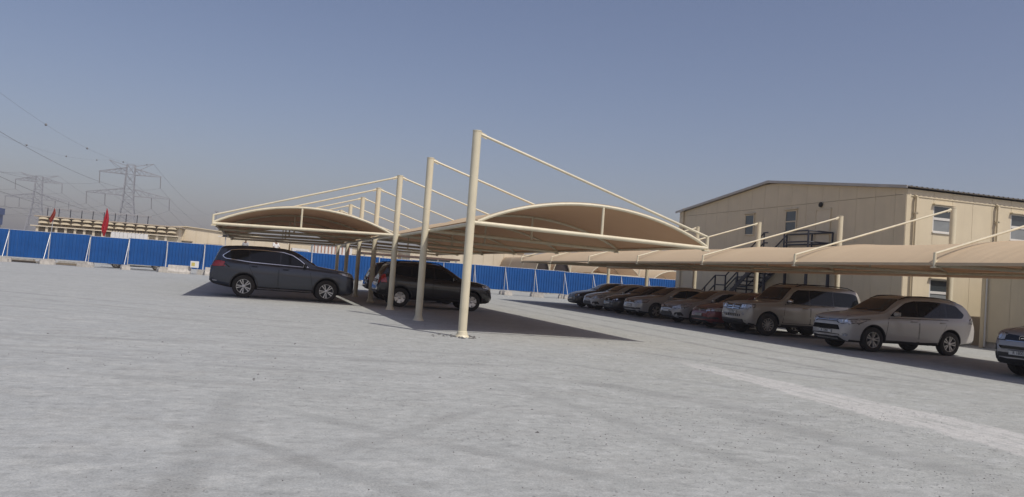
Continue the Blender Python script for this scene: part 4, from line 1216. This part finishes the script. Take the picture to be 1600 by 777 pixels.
def sedan(col, label, loc, rz, style='mouth', text='', spec=SEDAN):
    c = Car('parked_car', spec, col, label, loc, rz, True)
    o = .05 if spec is SALOON else 0
    c.windows([(1.56, .935 + o * .5), (1.84, 1.10), (2.14, 1.265 + o * .5), (2.5, 1.32 + o * .4), (2.9, 1.32 + o * .4), (3.26, 1.28 + o * .4), (3.62, 1.13 + o), (3.72, 1.02 + o), (3.0, .975 + o * .5)], [2.44, 3.28], (1.02 + o * .5, .70, 1.375 + o * .4, .56), (1.10 + o * .5, .60, 1.36, .52), chrome=style == 'bars')
    c.doors([([(1.38, .30), (2.42, .29), (2.44, .90), (1.48, .88)], 2.24, .82), ([(2.47, .29), (3.14, .30), (3.28, .62), (3.44, .94), (2.47, .905)], 3.22, .84)], .3)
    z = .03 if spec is SALOON else 0
    if style == 'mouth':      # slim upper grille running into the lamps, wide black lower mouth
        hl = c.lamp('headlight', [(.10, .61), (.45, .68), (.70, .78), (.4, .775), (.12, .72)], [(.34, .60), (.80, .62), (.80, .73), (.36, .70)], M['lamp_clear'])
        g_ = c.front('grille', bar(.36, .615, .69), M['gloss_black'], .008, mirror=False)
        c.front('grille_bar', bar(.36, .64, .66), M['chrome'], .014, mirror=False, parent=g_[0])
        c.front('air_intake', bar(.55, .30, .47, .42), M['black_trim'], .008, mirror=False, r=.04)
        c.front('fog_recess', [(.56, .30), (.80, .32), (.78, .46), (.64, .44)], M['black_trim'], .008, r=.02)
    elif style == 'wide':     # dark car with a line of bright lamp elements
        hl = c.lamp('headlight', [(.10, .62), (.45, .68), (.62, .76), (.4, .76), (.12, .73)], [(.36, .62), (.80, .62), (.80, .74), (.38, .72)], M['gloss_black'])
        g_ = c.front('grille', bar(.36, .56, .72), M['gloss_black'], .008, mirror=False)
        c.front('grille_bar', bar(.34, .70, .715), M['chrome'], .014, mirror=False, parent=g_[0])
        c.front('air_intake', bar(.6, .28, .42), M['black_trim'], .008, mirror=False, r=.04)
    else:
        hl = c.lamp('headlight', [(.10, .65), (.45, .70), (.60, .80), (.4, .80), (.12, .77)], [(.40, .65), (.84, .66), (.82, .77), (.40, .76)], M['lamp_clear'])
        g_ = c.front('grille', bar(.40, .655, .755), M['gloss_black'], .008, mirror=False)
        for q in (.665, .695, .725): c.front('grille_bar', bar(.39, q, q + .012), M['chrome'], .014, mirror=False, parent=g_[0])
        c.front('air_intake', bar(.66, .34, .43, .60), M['black_trim'], .008, mirror=False, r=.03)
        c.front('fog_recess', [(.62, .36), (.82, .37), (.80, .44), (.66, .43)], M['black_trim'], .008)
    bulbs(c, hl, .50, .66 + z, .036, 3 if style == 'wide' else 2, .10)
    badge(c, .66 + z, 0, .05)
    c.plate(.50 + z, text=text, w=.46)
    c.lamp('tail_light', [(4.30, .82), (4.55, .82), (4.52, .98), (4.25, .97)], [(.45, .82), (.74, .82), (.7, .97), (.45, .97)], M['lamp_red'], 'B')
    c.mirrors(1.62, .93); c.bonnet_lines(.2, 1.25, .50, .70)
    return c

NX = lambda x, L: x + L / 2     # nose at x, car pointing to -X
pilot(paint('slate_blue_paint', (0.035, 0.043, 0.062), .35), 'large slate blue SUV with chrome window line parked nose to nose under the left roof', (0.97, 31.95, 0), 0)
duster(paint('black_paint', (0.008, 0.008, 0.010), .1), 'black SUV with grey steel wheels parked behind the three nearest posts', (6.40, 31.6, 0), 0)
duster(paint('black_paint_dull', (0.008, 0.008, 0.009), .1, .1), 'black car mostly hidden behind the black SUV, only its tail showing', (6.75, 37.4, 0), 0)
sorento(paint('grey_silver_paint', (0.34, 0.34, 0.36), .5, .7), 'silver grey SUV cut off by the right edge of the photo', (NX(15.65, 4.7), 14.25, 0), math.pi)
outlander(paint('pearl_white_paint', (0.50, 0.48, 0.45), .1, .75), 'dusty white SUV with slim headlights, second from the right in the row', (NX(15.86, 4.66), 20.98, 0), math.pi)
pajero(paint('champagne_paint', (0.40, 0.37, 0.32), .25, .65), 'boxy champagne silver four wheel drive with chrome grille beside the red sedan', (NX(16.05, 4.9), 26.35, 0), math.pi)
sedan(paint('dark_red_paint', (0.17, 0.008, 0.012), .25, .5), 'dusty dark red sedan between silver sedan and boxy four wheel drive', (NX(16.2, 4.62), 28.95, 0), math.pi, 'bars', 'K 70351')
sedan(paint('silver_paint', (0.45, 0.45, 0.45), .35, .6), 'dusty silver sedan right beside the red sedan', (NX(16.35, 4.62), 31.9, 0), math.pi, 'mouth')
sedan(paint('silver_beige_paint', (0.48, 0.48, 0.47), .35, .6), 'dusty silver saloon with barred grille between two sedans, front wheel showing', (NX(16.5, 4.77), 35.9, 0), math.pi, 'bars', spec=SALOON)
sedan(paint('charcoal_paint', (0.018, 0.018, 0.020), .2, .3), 'charcoal sedan with bright lamps between white sedan and silver saloon', (NX(16.6, 4.62), 38.6, 0), math.pi, 'wide')
sedan(paint('white_paint_car', (0.60, 0.60, 0.58), 0, .5), 'dusty white sedan with black lower mouth, second from the far end', (NX(16.75, 4.62), 41.7, 0), math.pi, 'mouth')
sedan(paint('black_sedan_paint', (0.010, 0.010, 0.012), .2, .3), 'black sedan at the far end of the row', (NX(16.95, 4.62), 44.6, 0), math.pi, 'wide')

# ------------------------------------------------------------------ beyond the fence
def lattice_tower(label, loc, H, wide, rz=0.0, style=0):
    t = thing('lattice_pylon', label, 'pylon', loc, rz, 'lattice power pylons')
    r = 0.16
    zs = [0, 6, 11, 15.5, 19, 22, 25, 28.5, 32.5, H]
    def hw(z): return 5.0 - (z / 21) * 3.0 if z < 21 else 2.0 - (z - 21) / (H - 21) * .5
    for sx, sy in ((-1, -1), (1, -1), (1, 1), (-1, 1)):
        MB().tube([(sx * hw(z), sy * hw(z), z) for z in zs], r, 4).build('leg', M['lattice'], t)
    for (ax, s) in (('x', -1), ('x', 1), ('y', -1), ('y', 1)):
        mb = MB()
        for a, b in zip(zs[:-1], zs[1:]):
            for k in (-1, 1):
                p0 = (k * hw(a), s * hw(a), a) if ax == 'y' else (s * hw(a), k * hw(a), a)
                p1 = (-k * hw(b), s * hw(b), b) if ax == 'y' else (s * hw(b), -k * hw(b), b)
                mb.tube([p0, p1], r * .6, 4, cap=False)
            p0 = (-hw(b), s * hw(b), b) if ax == 'y' else (s * hw(b), -hw(b), b)
            p1 = (hw(b), s * hw(b), b) if ax == 'y' else (s * hw(b), hw(b), b)
            mb.tube([p0, p1], r * .6, 4, cap=False)
        mb.build('bracing', M['lattice'], t)
    arms = [(23.6, 26.4, wide), (32.4, 35.0, wide * .74)]
    ends = []
    for (z0, z1, L_) in arms:
        for sx in (-1, 1):
            mb = MB(); w0 = hw(z0)
            for sy in (-1, 1):
                mb.tube([(sx * w0, sy * w0, z0), (sx * L_, 0, z0 + .1)], r, 4)
                mb.tube([(sx * w0, sy * w0, z1), (sx * L_, 0, z0 + .3)], r, 4)
                for k in range(1, 5):
                    f = k / 5
                    p = lambda f_, zt: (sx * (w0 + (L_ - w0) * f_), sy * w0 * (1 - f_), (z0 + (zt - z0) * (1 - f_)))
                    mb.tube([p(f, z0), p(f - .2, z1)], r * .55, 4, cap=False); mb.tube([p(f, z0), p(f, z1)], r * .5, 4, cap=False)
            mb.build('cross_arm', M['lattice'], t)
            hang = [L_ - .3] + ([L_ * .55] if L_ == wide else [])
            for x in hang:
                e = (sx * x + .4, -1.2, z0 - 4.6)
                MB().tube([(sx * x, 0, z0), e], .19, 5).build('insulator', M['wire'], t)
                ends.append(e)
    for sx in (-1, 1):
        MB().tube([(sx * 1.2, 0, H - .6), (sx * 8.5, 0, H + 1.2)], r, 4).tube([(sx * 1.4, 0, 33.4), (sx * 8.5, 0, H + 1.2)], r, 4).build('earth_wire_arm', M['lattice'], t)
    ends += [(-8.5, 0, H + 1.2), (8.5, 0, H + 1.2)]
    return t, ends
def cable(p0, p1, sag, label, r=.075):
    p0, p1 = Vector(p0), Vector(p1)
    n = 40
    pts = []
    for i in range(n + 1):
        f = i / n; p = p0.lerp(p1, f); p.z -= sag * 4 * f * (1 - f); pts.append(p)
    o = MB().tube(pts, r, 4).build('power_cable', M['wire'])
    tag(o, label, 'cable', 'power cables strung between the pylons')
    return pts
t1, e1 = lattice_tower('taller nearer lattice pylon with insulators, above the red flag', (-52.3, 380, 0), 36.4, 16)
t2, e2 = lattice_tower('smaller farther lattice pylon at the left edge', (-108, 480, 0), 35.2, 14.5, R(4))
ball_me = MB().lathe([(.04, -.28), (.2, -.21), (.28, 0), (.2, .21), (.04, .28)], 'z', 10).mesh('marker_ball', M['wire'], 60)
ARM = ['lower arm tip on the left', 'middle of the left lower arm', 'lower arm tip on the right', 'middle of the right lower arm', 'upper arm tip on the left', 'upper arm tip on the right', 'earth wire arm on the left', 'earth wire arm on the right']
NTH = ['first', 'second', 'third', 'fourth']
for i, e in enumerate(e1):
    earth = i >= len(e1) - 2
    cable((e[0] - 52.3, e[1] + 380, e[2]), (e[0] - 55.5, 30, e[2] + 1.5), 11.5 if earth else 10, 'dark cable running left from the nearer pylon, ' + ARM[i], .02 if earth else .04)
    cable((e[0] - 52.3, e[1] + 380, e[2]), (e[0] - 30, 760, e[2]), 10, 'thin cable running into the distance from the nearer pylon, ' + ARM[i], .05)
    if earth:
        for nb, y in enumerate((360, 305, 247, 203) if e[0] > 0 else (355, 305, 258)):
            f = (e[1] + 380 - y) / (e[1] + 350)
            z = e[2] + 1.5 * f - 11.5 * 4 * f * (1 - f)
            o = put('marker_ball', ball_me, None, (e[0] - 52.3 - 3.2 * f, y, z))
            tag(o, '%s dark marker ball from the nearer pylon on the %s earth wire' % (NTH[nb], 'upper' if e[0] > 0 else 'lower'), 'marker ball', 'marker balls on the earth wires')
for i, e in enumerate(e2):
    cable((e[0] - 108, e[1] + 480, e[2]), (e[0] - 113, 110, e[2] + 1), 10, 'faint cable running left from the farther pylon, ' + ARM[i], .05)
    cable((e[0] - 108, e[1] + 480, e[2]), (e[0] - 95, 860, e[2]), 9, 'faint cable running into the distance from the farther pylon, ' + ARM[i], .05)

# accommodation block with a row of scalloped awnings and a pipe frame on its roof
ab = thing('accommodation_block', 'cream site block with scalloped awnings and pipe frame on the roof', 'building', (-21.2, 95, 0))
MB().box(0, 13.2, 0, 7, 0, 3.0).build('lower_wall', M['beige_wall'], ab)
MB().box(0, 13.2, 0.5, 7, 3.002, 4.05).build('upper_wall', M['beige_wall'], ab)
MB().box(-.3, 13.5, -.2, 7.2, 4.052, 4.16).build('roof', mat('sand_roof_edge', (.40, .34, .27), .8, var=.15), ab)
aw = MB()
ps_ = [(.42 * math.cos(math.pi * k / 8), .20 * math.sin(math.pi * k / 8) ** .7) for k in range(9)]
aw.prism([(x, z) for x, z in ps_], 'y', -.35, .49)
aw_me = aw.mesh('awning', M['panel'])
dk_me = MB().box(-.42, .42, .46, .49, -.09, -.01).mesh('painted_shade_strip', M['panel_joint'])  # dark strip that paints the shade below each awning
for k in range(13):
    x = .6 + k * 1.0
    for z in (3.82, 3.42): put('awning', aw_me, ab, (x, (3.82 - z) * -.3, z)); put('painted_shade_strip', dk_me, ab, (x, 0, z))
MB().box(-.4, 13.3, -.9, .49, 3.06, 3.16).build('balcony_slab', M['beige_wall'], ab)
for k in range(15):
    MB().box(.1 + k * .85, .32 + k * .85, -.75, -.55, 2.5, 3.058).build('pillar', M['beige_wall'], ab)
MB().box(.2, 9.2, -.4, -.02, 2.3, 2.85).build('painted_shade_block', M['panel_joint'], ab)  # solid dark block, its colour stands for the shade behind the pillars
for k in range(10):
    MB().tube([(.6 + k * 1.05, 1.2, 4.16), (.6 + k * 1.05, 1.2, 5.06)], .045, 5).build('frame_post', M['black_steel'], ab)
for z in (5.05, 4.95): MB().tube([(.3, 1.2, z), (10.4, 1.2, z)], .035, 5).build('frame_rail', M['lattice'], ab)

# long low-pitched sheds
def shed(label, x0, x1, y0, depth, pts, name='storage_shed', wins=()):
    s = thing(name, label, 'building', (x0, y0, 0))
    L_ = x1 - x0
    poly = [(0, 0)] + [(L_, 0)] + [((x - x0), z) for x, z in reversed(pts)]
    MB().prism(poly, 'y', 0, depth).build('wall', M['beige_wall'], s)
    for (a, za), (b, zb_) in zip(pts[:-1], pts[1:]):
        MB().prism([(a - x0, za + .004), (b - x0, zb_ + .004), (b - x0, zb_ + .09), (a - x0, za + .09)], 'y', -.18, depth + .18).build('roof', M['panel'], s)
    n = max(2, int(L_ / 1.2))
    for k in range(1, n):
        xx = k * L_ / n; z = lerp_list([(x - x0, z) for x, z in pts], xx)
        MB().box(xx - .02, xx + .02, -.03, -.002, .2, z - .05).build('wall_seam', M['panel'], s)
    for (a, b, c0, d) in wins:
        w = MB().box(a - x0, b - x0, -.06, -.035, c0, d).build('window', M['white_frame'], s)
        MB().box(a - x0 + .06, b - x0 - .06, -.075, -.062, c0 + .06, d - .06).build('pane', M['glass'], s if False else w)
        MB().box(a - x0 - .05, b - x0 + .05, -.25, -.035, d + .02, d + .08).build('window_hood', M['panel_joint'], w)
    return s
shed('long cream shed with a shallow pitched roof behind the left fence', -11.5, 3.4, 100, 14, [(-11.5, 4.05), (-7.6, 4.35), (3.4, 3.62)], wins=[(-8.6, -6.9, 1.5, 2.75), (-5.4, -3.8, 1.4, 2.6), (0.2, 1.5, 1.4, 2.7)])
shed('cream shed behind the fence between the dark vehicles, lower roof', 3.7, 16.5, 104, 10, [(3.7, 3.7), (9.5, 3.75), (16.5, 3.45)], wins=[(9.4, 12.0, 1.4, 2.75)])
shed('pale cream shed behind the fence seen right of the nearest post', 17.0, 30.8, 98, 10, [(17.0, 3.6), (24.0, 4.6), (30.8, 4.4)], wins=[(18.8, 21.8, 1.3, 3.0), (23.2, 24.6, 1.2, 2.45), (26.5, 28.2, 1.2, 2.45), (28.6, 30.2, 1.2, 2.4)])
shed('beige block with dark openings behind the fence under the near roof', 31.4, 54.0, 104, 10, [(31.4, 4.3), (42, 4.9), (54, 4.2)])
# corrugated container with rusty ribs seen over the fence
cont = thing('shipping_container', 'pale container with rust red ribs above the fence behind the slate SUV', 'container', (4.6, 76, 0))
MB().box(0, 3.4, 0, 2.4, .45, 3.02).build('body', M['white_paint'], cont)
for k in range(11): MB().box(.12 + k * .3, .2 + k * .3, -.05, -.002, .5, 2.98).build('rib', mat('rust_red_paint', (.42, .20, .12), .7, var=.2) if k == 0 else bpy.data.materials['rust_red_paint'], cont)
MB().box(-.05, 3.45, -.08, 2.45, 3.022, 3.12).build('roof', M['panel_joint'], cont)
for k in (0.3, 3.0): MB().box(k, k + .25, .2, 2.2, 0, .45).build('skid', M['concrete'], cont)
# dark-roofed open shelter between the sheds
sh = thing('open_shelter', 'brown flat roofed open shelter behind the fence near the black SUV', 'shelter', (9.6, 82, 0))
MB().box(0, 9.6, 0, 4, 2.62, 2.80).build('roof', mat('brown_shelter_roof', (.10, .06, .045), .7, var=.2), sh)
for k in range(6): MB().box(.2 + k * 1.8, .32 + k * 1.8, .2, .32, 0, 2.618).build('post', M['white_paint'], sh)
# white crowd-barrier wall with dark brackets
wb = thing('white_hoarding', 'white panel wall with small dark lamps behind the red flag', 'wall', (-11.5, 76, 0))
for k in range(9):
    MB().box(k * .31 + .01, k * .31 + .30, 0, .05, .3, 2.76).build('panel', M['white_paint'], wb)
for k in range(12):
    p = MB().tube([(.08 + k * .22, 0, 2.76), (.08 + k * .22, 0, 2.9), (.08 + k * .22, -.14, 2.92)], .02, 5).build('bracket', M['dark'], wb)
for k in range(2): MB().box(k * 2.6 + .02, k * 2.6 + .1, .052, .14, 0, 2.7).build('post', M['galv'], wb)
# flags
def flag(label, x, y, H, col, L_, w, lean=0):
    f = thing('flag', label, 'flag', (x, y, 0))
    MB().tube([(0, 0, 0), (lean, 0, H)], .03, 6).build('pole', M['galv'], f)
    rows = []
    for i in range(17):
        t = i / 16
        ww = w * (.10 + .9 * math.sin(min(1, t * 1.25) * 1.75) ** 1.1) * (1 if t < .72 else 1 - (t - .72) * 2.3)
        row = []
        for j in range(13):
            u = j / 12
            row.append((lean * (1 - t * .5) - ww * .55 + ww * u + .05 * math.sin(t * 5), -.16 - .09 * math.sin(u * 11 + t * 4) * (.3 + t), H - .06 - L_ * t))
        rows.append(row)
    MB().grid(rows).build('cloth', mat('flag_cloth', col, .85, var=.12, scale=3), f, smooth=60)
flag('large bright red flag hanging limp above the blue fence', -11.0, 70, 4.42, (.42, .018, .03), 2.1, .44)
flag('small faded red flag on a leaning pole before the cream block', -14.75, 70, 4.1, (.34, .06, .04), 1.1, .3, .22)
# floodlight on a short mast
fl = thing('floodlight_mast', 'dark floodlight box on a short mast behind the fence under the left roof tip', 'lamp', (-2.55, 74, 0))
MB().tube([(0, 0, 0), (0, 0, 3.15)], .04, 6).build('mast', M['galv'], fl)
MB().box(-.25, .3, -.18, .12, 3.0, 3.38).build('lamp_head', M['dark'], fl)
MB().tube([(-.6, 0, 3.02), (.3, 0, 3.02)], .025, 5).build('arm', M['galv'], fl)
lm = thing('lamp_post', 'thin far lamp post over the cream shed roof', 'lamp', (-6.5, 140, 0))
MB().tube([(0, 0, 0), (0, 0, 8.2)], .06, 6).build('pole', M['lattice'], lm)
MB().box(-.3, .3, -.15, .15, 8.2, 8.4).build('lamp_head', M['lattice'], lm)
# flatbed truck with two men standing on it
tr = thing('flatbed_truck', 'white flatbed truck behind the fence carrying two men', 'truck', (0.4, 72, 0))
MB().box(-2.2, 2.2, -1.1, 1.1, 1.08, 1.2).build('bed', M['galv'], tr)
for y in (-1.12, 1.09): MB().box(-2.2, 2.2, y, y + .03, 1.2, 1.65).build('side_board', M['white_paint'], tr)
MB().prism([(2.3, .5), (4.1, .5), (4.15, 1.4), (3.9, 1.55), (3.6, 2.45), (2.3, 2.5)], 'y', -1.05, 1.05).build('cab', M['white_paint'], tr)
MB().prism([(2.6, 1.6), (3.75, 1.6), (3.52, 2.3), (2.6, 2.3)], 'y', -1.075, -1.052).build('side_window', M['car_glass'], tr)
MB().box(-2.1, 4.0, -.4, .4, .6, .8).build('chassis', M['dark'], tr)
wl_me = MB().lathe([(.12, -.14), (.42, -.13), (.45, -.08), (.45, .08), (.42, .13), (.12, .14)], 'y', 20).mesh('wheel', M['tyre'], 35)
for x in (-1.3, 3.2):
    for y in (-.85, .85): put('wheel', wl_me, tr, (x, y, .45))

def person(label, loc, rz, shirt, lean=0.0, arm=0.0, h=1.72):
    """standing man: one skinned body, shirt, trousers and hair as children"""
    s = h / 1.72
    J = dict(pel=(0, 0, .95), wai=(0, 0, 1.10), che=(0, .01 + lean * .3, 1.32), nec=(0, lean * .5, 1.48), nk2=(0, -.01 + lean * .55, 1.54), hea=(0, -.02 + lean * .6, 1.62), top=(0, -.01 + lean * .6, 1.70))
    for k, sd in ((1, 'l'), (-1, 'r')):
        J['sh' + sd] = (k * .19, lean * .4, 1.42); J['el' + sd] = (k * .26, -.03 - arm * .12, 1.15); J['wr' + sd] = (k * .24, -.16 - arm * .2, .95 + arm * .15); J['ha' + sd] = (k * .22, -.2 - arm * .24, .88 + arm * .17)
        J['hp' + sd] = (k * .10, 0, .92); J['kn' + sd] = (k * .12, -.02, .50); J['an' + sd] = (k * .13, .02, .09); J['to' + sd] = (k * .14, -.13, .03)
    E = [('pel', 'wai'), ('wai', 'che'), ('che', 'nec'), ('nec', 'nk2'), ('nk2', 'hea'), ('hea', 'top')]
    for sd in 'lr': E += [('che', 'sh' + sd), ('sh' + sd, 'el' + sd), ('el' + sd, 'wr' + sd), ('wr' + sd, 'ha' + sd), ('pel', 'hp' + sd), ('hp' + sd, 'kn' + sd), ('kn' + sd, 'an' + sd), ('an' + sd, 'to' + sd)]
    rad = dict(pel=(.15, .11), wai=(.14, .10), che=(.17, .12), nec=(.07, .07), nk2=(.055, .055), hea=(.085, .10), top=(.06, .07), sh=.07, el=.045, wr=.032, ha=.04, hp=.095, kn=.06, an=.045, to=.04)
    def skin(name, joints, edges, mt, parent, grow=0.0):
        me = bpy.data.meshes.new(name)
        ids = {j: i for i, j in enumerate(joints)}
        me.from_pydata([Vector(J[j]) * s for j in joints], [(ids[a], ids[b]) for a, b in edges], [])
        o = bpy.data.objects.new(name, me); COL.objects.link(o)
        md = o.modifiers.new('s', 'SKIN'); md.use_smooth_shade = True
        for j, v in zip(joints, me.skin_vertices[0].data):
            q = rad.get(j, rad.get(j[:-1])); q = q if isinstance(q, tuple) else (q, q)
            v.radius = ((q[0] + grow) * s, (q[1] + grow) * s)
        me.skin_vertices[0].data[0].use_root = True
        sb = o.modifiers.new('u', 'SUBSURF'); sb.levels = 2; sb.render_levels = 2
        dg = bpy.context.evaluated_depsgraph_get()
        new = bpy.data.meshes.new_from_object(o.evaluated_get(dg)); bpy.data.objects.remove(o)
        new.materials.clear(); new.materials.append(mt)
        return put(name, new, parent)
    p = thing('person', label, 'person', loc, rz, 'men standing behind the fence')
    body = skin('body', list(J), E, bpy.data.materials.get('skin') or mat('skin', (.20, .11, .07), .6, var=.1), p)
    tj = ['wai', 'pel', 'che', 'shl', 'shr', 'ell', 'elr']
    skin('shirt', tj, [('wai', 'pel'), ('wai', 'che'), ('che', 'shl'), ('che', 'shr'), ('shl', 'ell'), ('shr', 'elr')], shirt, p, .018)
    lj = ['pel', 'hpl', 'hpr', 'knl', 'knr', 'anl', 'anr']
    skin('trousers', lj, [('pel', 'hpl'), ('pel', 'hpr'), ('hpl', 'knl'), ('hpr', 'knr'), ('knl', 'anl'), ('knr', 'anr')], bpy.data.materials.get('dark_trousers') or mat('dark_trousers', (.03, .03, .035), .8, var=.1), p, .014)
    hx = Vector(J['hea']) * s
    rows = []
    hb = MB()
    for i in range(7):
        a = math.pi * .5 * i / 6
        rows.append([(hx.x + .10 * math.cos(a) * math.cos(b), hx.y + .02 + .115 * math.cos(a) * math.sin(b), hx.z + .02 + .115 * math.sin(a)) for b in [2 * math.pi * j / 14 for j in range(15)]])
    hb.grid(rows); hb.build('hair', bpy.data.materials.get('black_hair') or mat('black_hair', (.012, .010, .010), .6, var=.2), p, smooth=60)
    fb = MB()
    for k in (-1, 1): fb.lathe([(.003, -.105), (.014, -.10), (.014, -.085)], 'y', 8, (hx.x + k * .035, hx.y, hx.z + .015))
    fb.build('eyes', M['dark'], body)
    MB().prism([(-.014, 0), (.014, 0), (0, .05)], 'y', hx.y - .125, hx.y - .08).build('nose', bpy.data.materials['skin'], body).location = (hx.x, 0, hx.z - .035)
    return p
person('man in a white shirt behind the fence above the slate SUV roof', (1.42, 71.9, 1.2), R(35), M['white_paint'], .03, .6, 1.86)
person('man in a pale shirt behind the fence left of the man in white', (-.92, 71.9, 1.2), R(-30), mat('pale_grey_shirt', (.45, .44, .43), .85, var=.1), 0, .3, 1.72)

# more shade roofs beyond the fence, seen under the near canopy
def far_canopy(label, x, y, n, S, L_, rz=0, z0=2.3, rise=1.2, dark_mouth=False):
    c = thing('shade_canopy', label, 'canopy', (x, y, 0), rz, 'shade roofs beyond the fence')
    rows = []
    for j in range(2):
        rows.append([(L_ * k / 16, j * S, z0 + rise * (4 * (k / 16) * (1 - k / 16)) ** .8) for k in range(17)])
    fme = MB().grid(rows).mesh('fabric_panel', M['fabric'], 50)
    ame = MB().tube([(L_ * k / 16, 0, z0 - .03 + rise * (4 * (k / 16) * (1 - k / 16)) ** .8) for k in range(17)], .04, 6).mesh('arch', M['cream_steel'], 40)
    bme_ = MB().tube([(0, 0, z0 - .05), (L_, 0, z0 - .05)], .04, 6).mesh('beam', M['cream_steel'], 40)
    pme = MB().tube([(0, 0, 0), (0, 0, z0 + 1.6)], .08, 8).mesh('post', M['cream_steel'], 40)
    for i in range(n):
        put('arch', ame, c, (0, i * S, 0)); put('beam', bme_, c, (0, i * S, 0)); put('post', pme, c, (L_, i * S, 0))
        if i < n - 1: put('fabric_panel', fme, c, (0, i * S, 0))
    if dark_mouth:
        MB().prism([(L_ * k / 16, z0 - .06 + rise * (4 * (k / 16) * (1 - k / 16)) ** .8) for k in range(17)], 'y', .25, .28).build('painted_shade_sheet', bpy.data.materials.get('mouth_shade_paint') or mat('mouth_shade_paint', (.035, .025, .022), .9, var=.2), c)  # added dark sheet: paints the shade inside the open arch mouth
    return c
far_canopy('dark mouthed arched shade roof beyond the fence, left of the pair', 27.8, 84, 4, 5, 1.5, 0, 2.35, 1.45, True)
far_canopy('dark mouthed arched shade roof beyond the fence, right of the pair', 29.7, 84, 4, 5, 1.9, 0, 2.35, 1.45, True)
far_canopy('wide tan shade roof beyond the fence beside the building wall', 33.2, 82, 5, 5, 5.4, 0, 2.5, 1.25)
far_canopy('tan shade roof beyond the fence partly behind the building corner', 39.2, 80, 4, 5, 5.4, R(8), 2.2, 1.1)
# loose clutter in the gap under the fence: white parked van and low timber stacks behind it
def timber(x, y, label):
    t = thing('timber_stack', label, 'timber stack', (x, y, 0), 0, 'timber stacks behind the fence')
    for k in range(5):
        MB().box(0, 2.2, k * .16, k * .16 + .14, .0 + (k % 2) * .005, .12).build('plank', M['concrete'] if k % 2 else M['panel_joint'], t)
        MB().box(.1, 2.0, k * .16, k * .16 + .14, .13, .25).build('plank', M['panel_joint'] if k % 2 else M['concrete'], t)
timber(-16.6, 65.2, 'stack of dusty planks seen under the leftmost whole fence panel')
timber(-13.2, 65.4, 'stack of dusty planks seen under the second whole fence panel')
far_van = sedan(paint('white_van_paint', (.6, .6, .58), 0, .3), 'white car parked behind the fence, its wheels showing under the panels', (-8.2, 67.2, 0), 0, 'mouth')

# far flat skyline in the haze
def far_block(label, x, y, w, d, h, mt):
    b = thing('far_building', label, 'building', (x, y, 0))
    MB().box(0, w, 0, d, 0, h).build('wall', mt, b)
    MB().box(-.5, w + .5, -.5, d + .5, h + .01, h + .6).build('roof', M['concrete'], b)
    n = int(w / 6)
    for k in range(n): MB().box(3 + k * 6, 5.5 + k * 6, -.12, -.01, h * .4, h * .7).build('window', M['glass'], b)
    return b
far_block('pale grey low building far off at the left edge', -185, 520, 42, 20, 9, M['concrete'])
far_block('low grey building far off behind the farther pylon', -128, 560, 30, 18, 8, M['concrete'])
blue = thing('water_tank', 'dark blue stepped steel structure at the far left edge', 'tank', (-66.5, 250, 0))
bm_ = mat('dark_blue_cladding', (.03, .06, .17), .6, var=.15)
MB().box(-6, 1.4, 0, 5, 5.6, 8.2).build('lower_box', bm_, blue); MB().box(-.8, 1.8, .2, 4.8, 8.21, 9.9).build('upper_box', bm_, blue)
for x in (-5.5, 1.0):
    for y in (.4, 4.6): MB().box(x - .15, x + .15, y - .15, y + .15, 0, 5.6).build('leg', M['lattice'], blue)

# ------------------------------------------------------------------ desert haze
hz = bpy.data.materials.new('haze_air'); hz.use_nodes = True
nt = hz.node_tree
nt.nodes.remove(nt.nodes['Principled BSDF'])
pv = nt.nodes.new('ShaderNodeVolumePrincipled')
pv.inputs['Color'].default_value = (0.86, 0.86, 0.92, 1)
pv.inputs['Density'].default_value = 0.0007
pv.inputs['Anisotropy'].default_value = 0.2
nt.links.new(pv.outputs[0], nt.nodes['Material Output'].inputs['Volume'])
hb = MB().box(-420, 330, -120, 930, -1.0, 48).build('haze', hz)
tag(hb, 'pale desert haze filling the air', 'haze', kind='stuff')
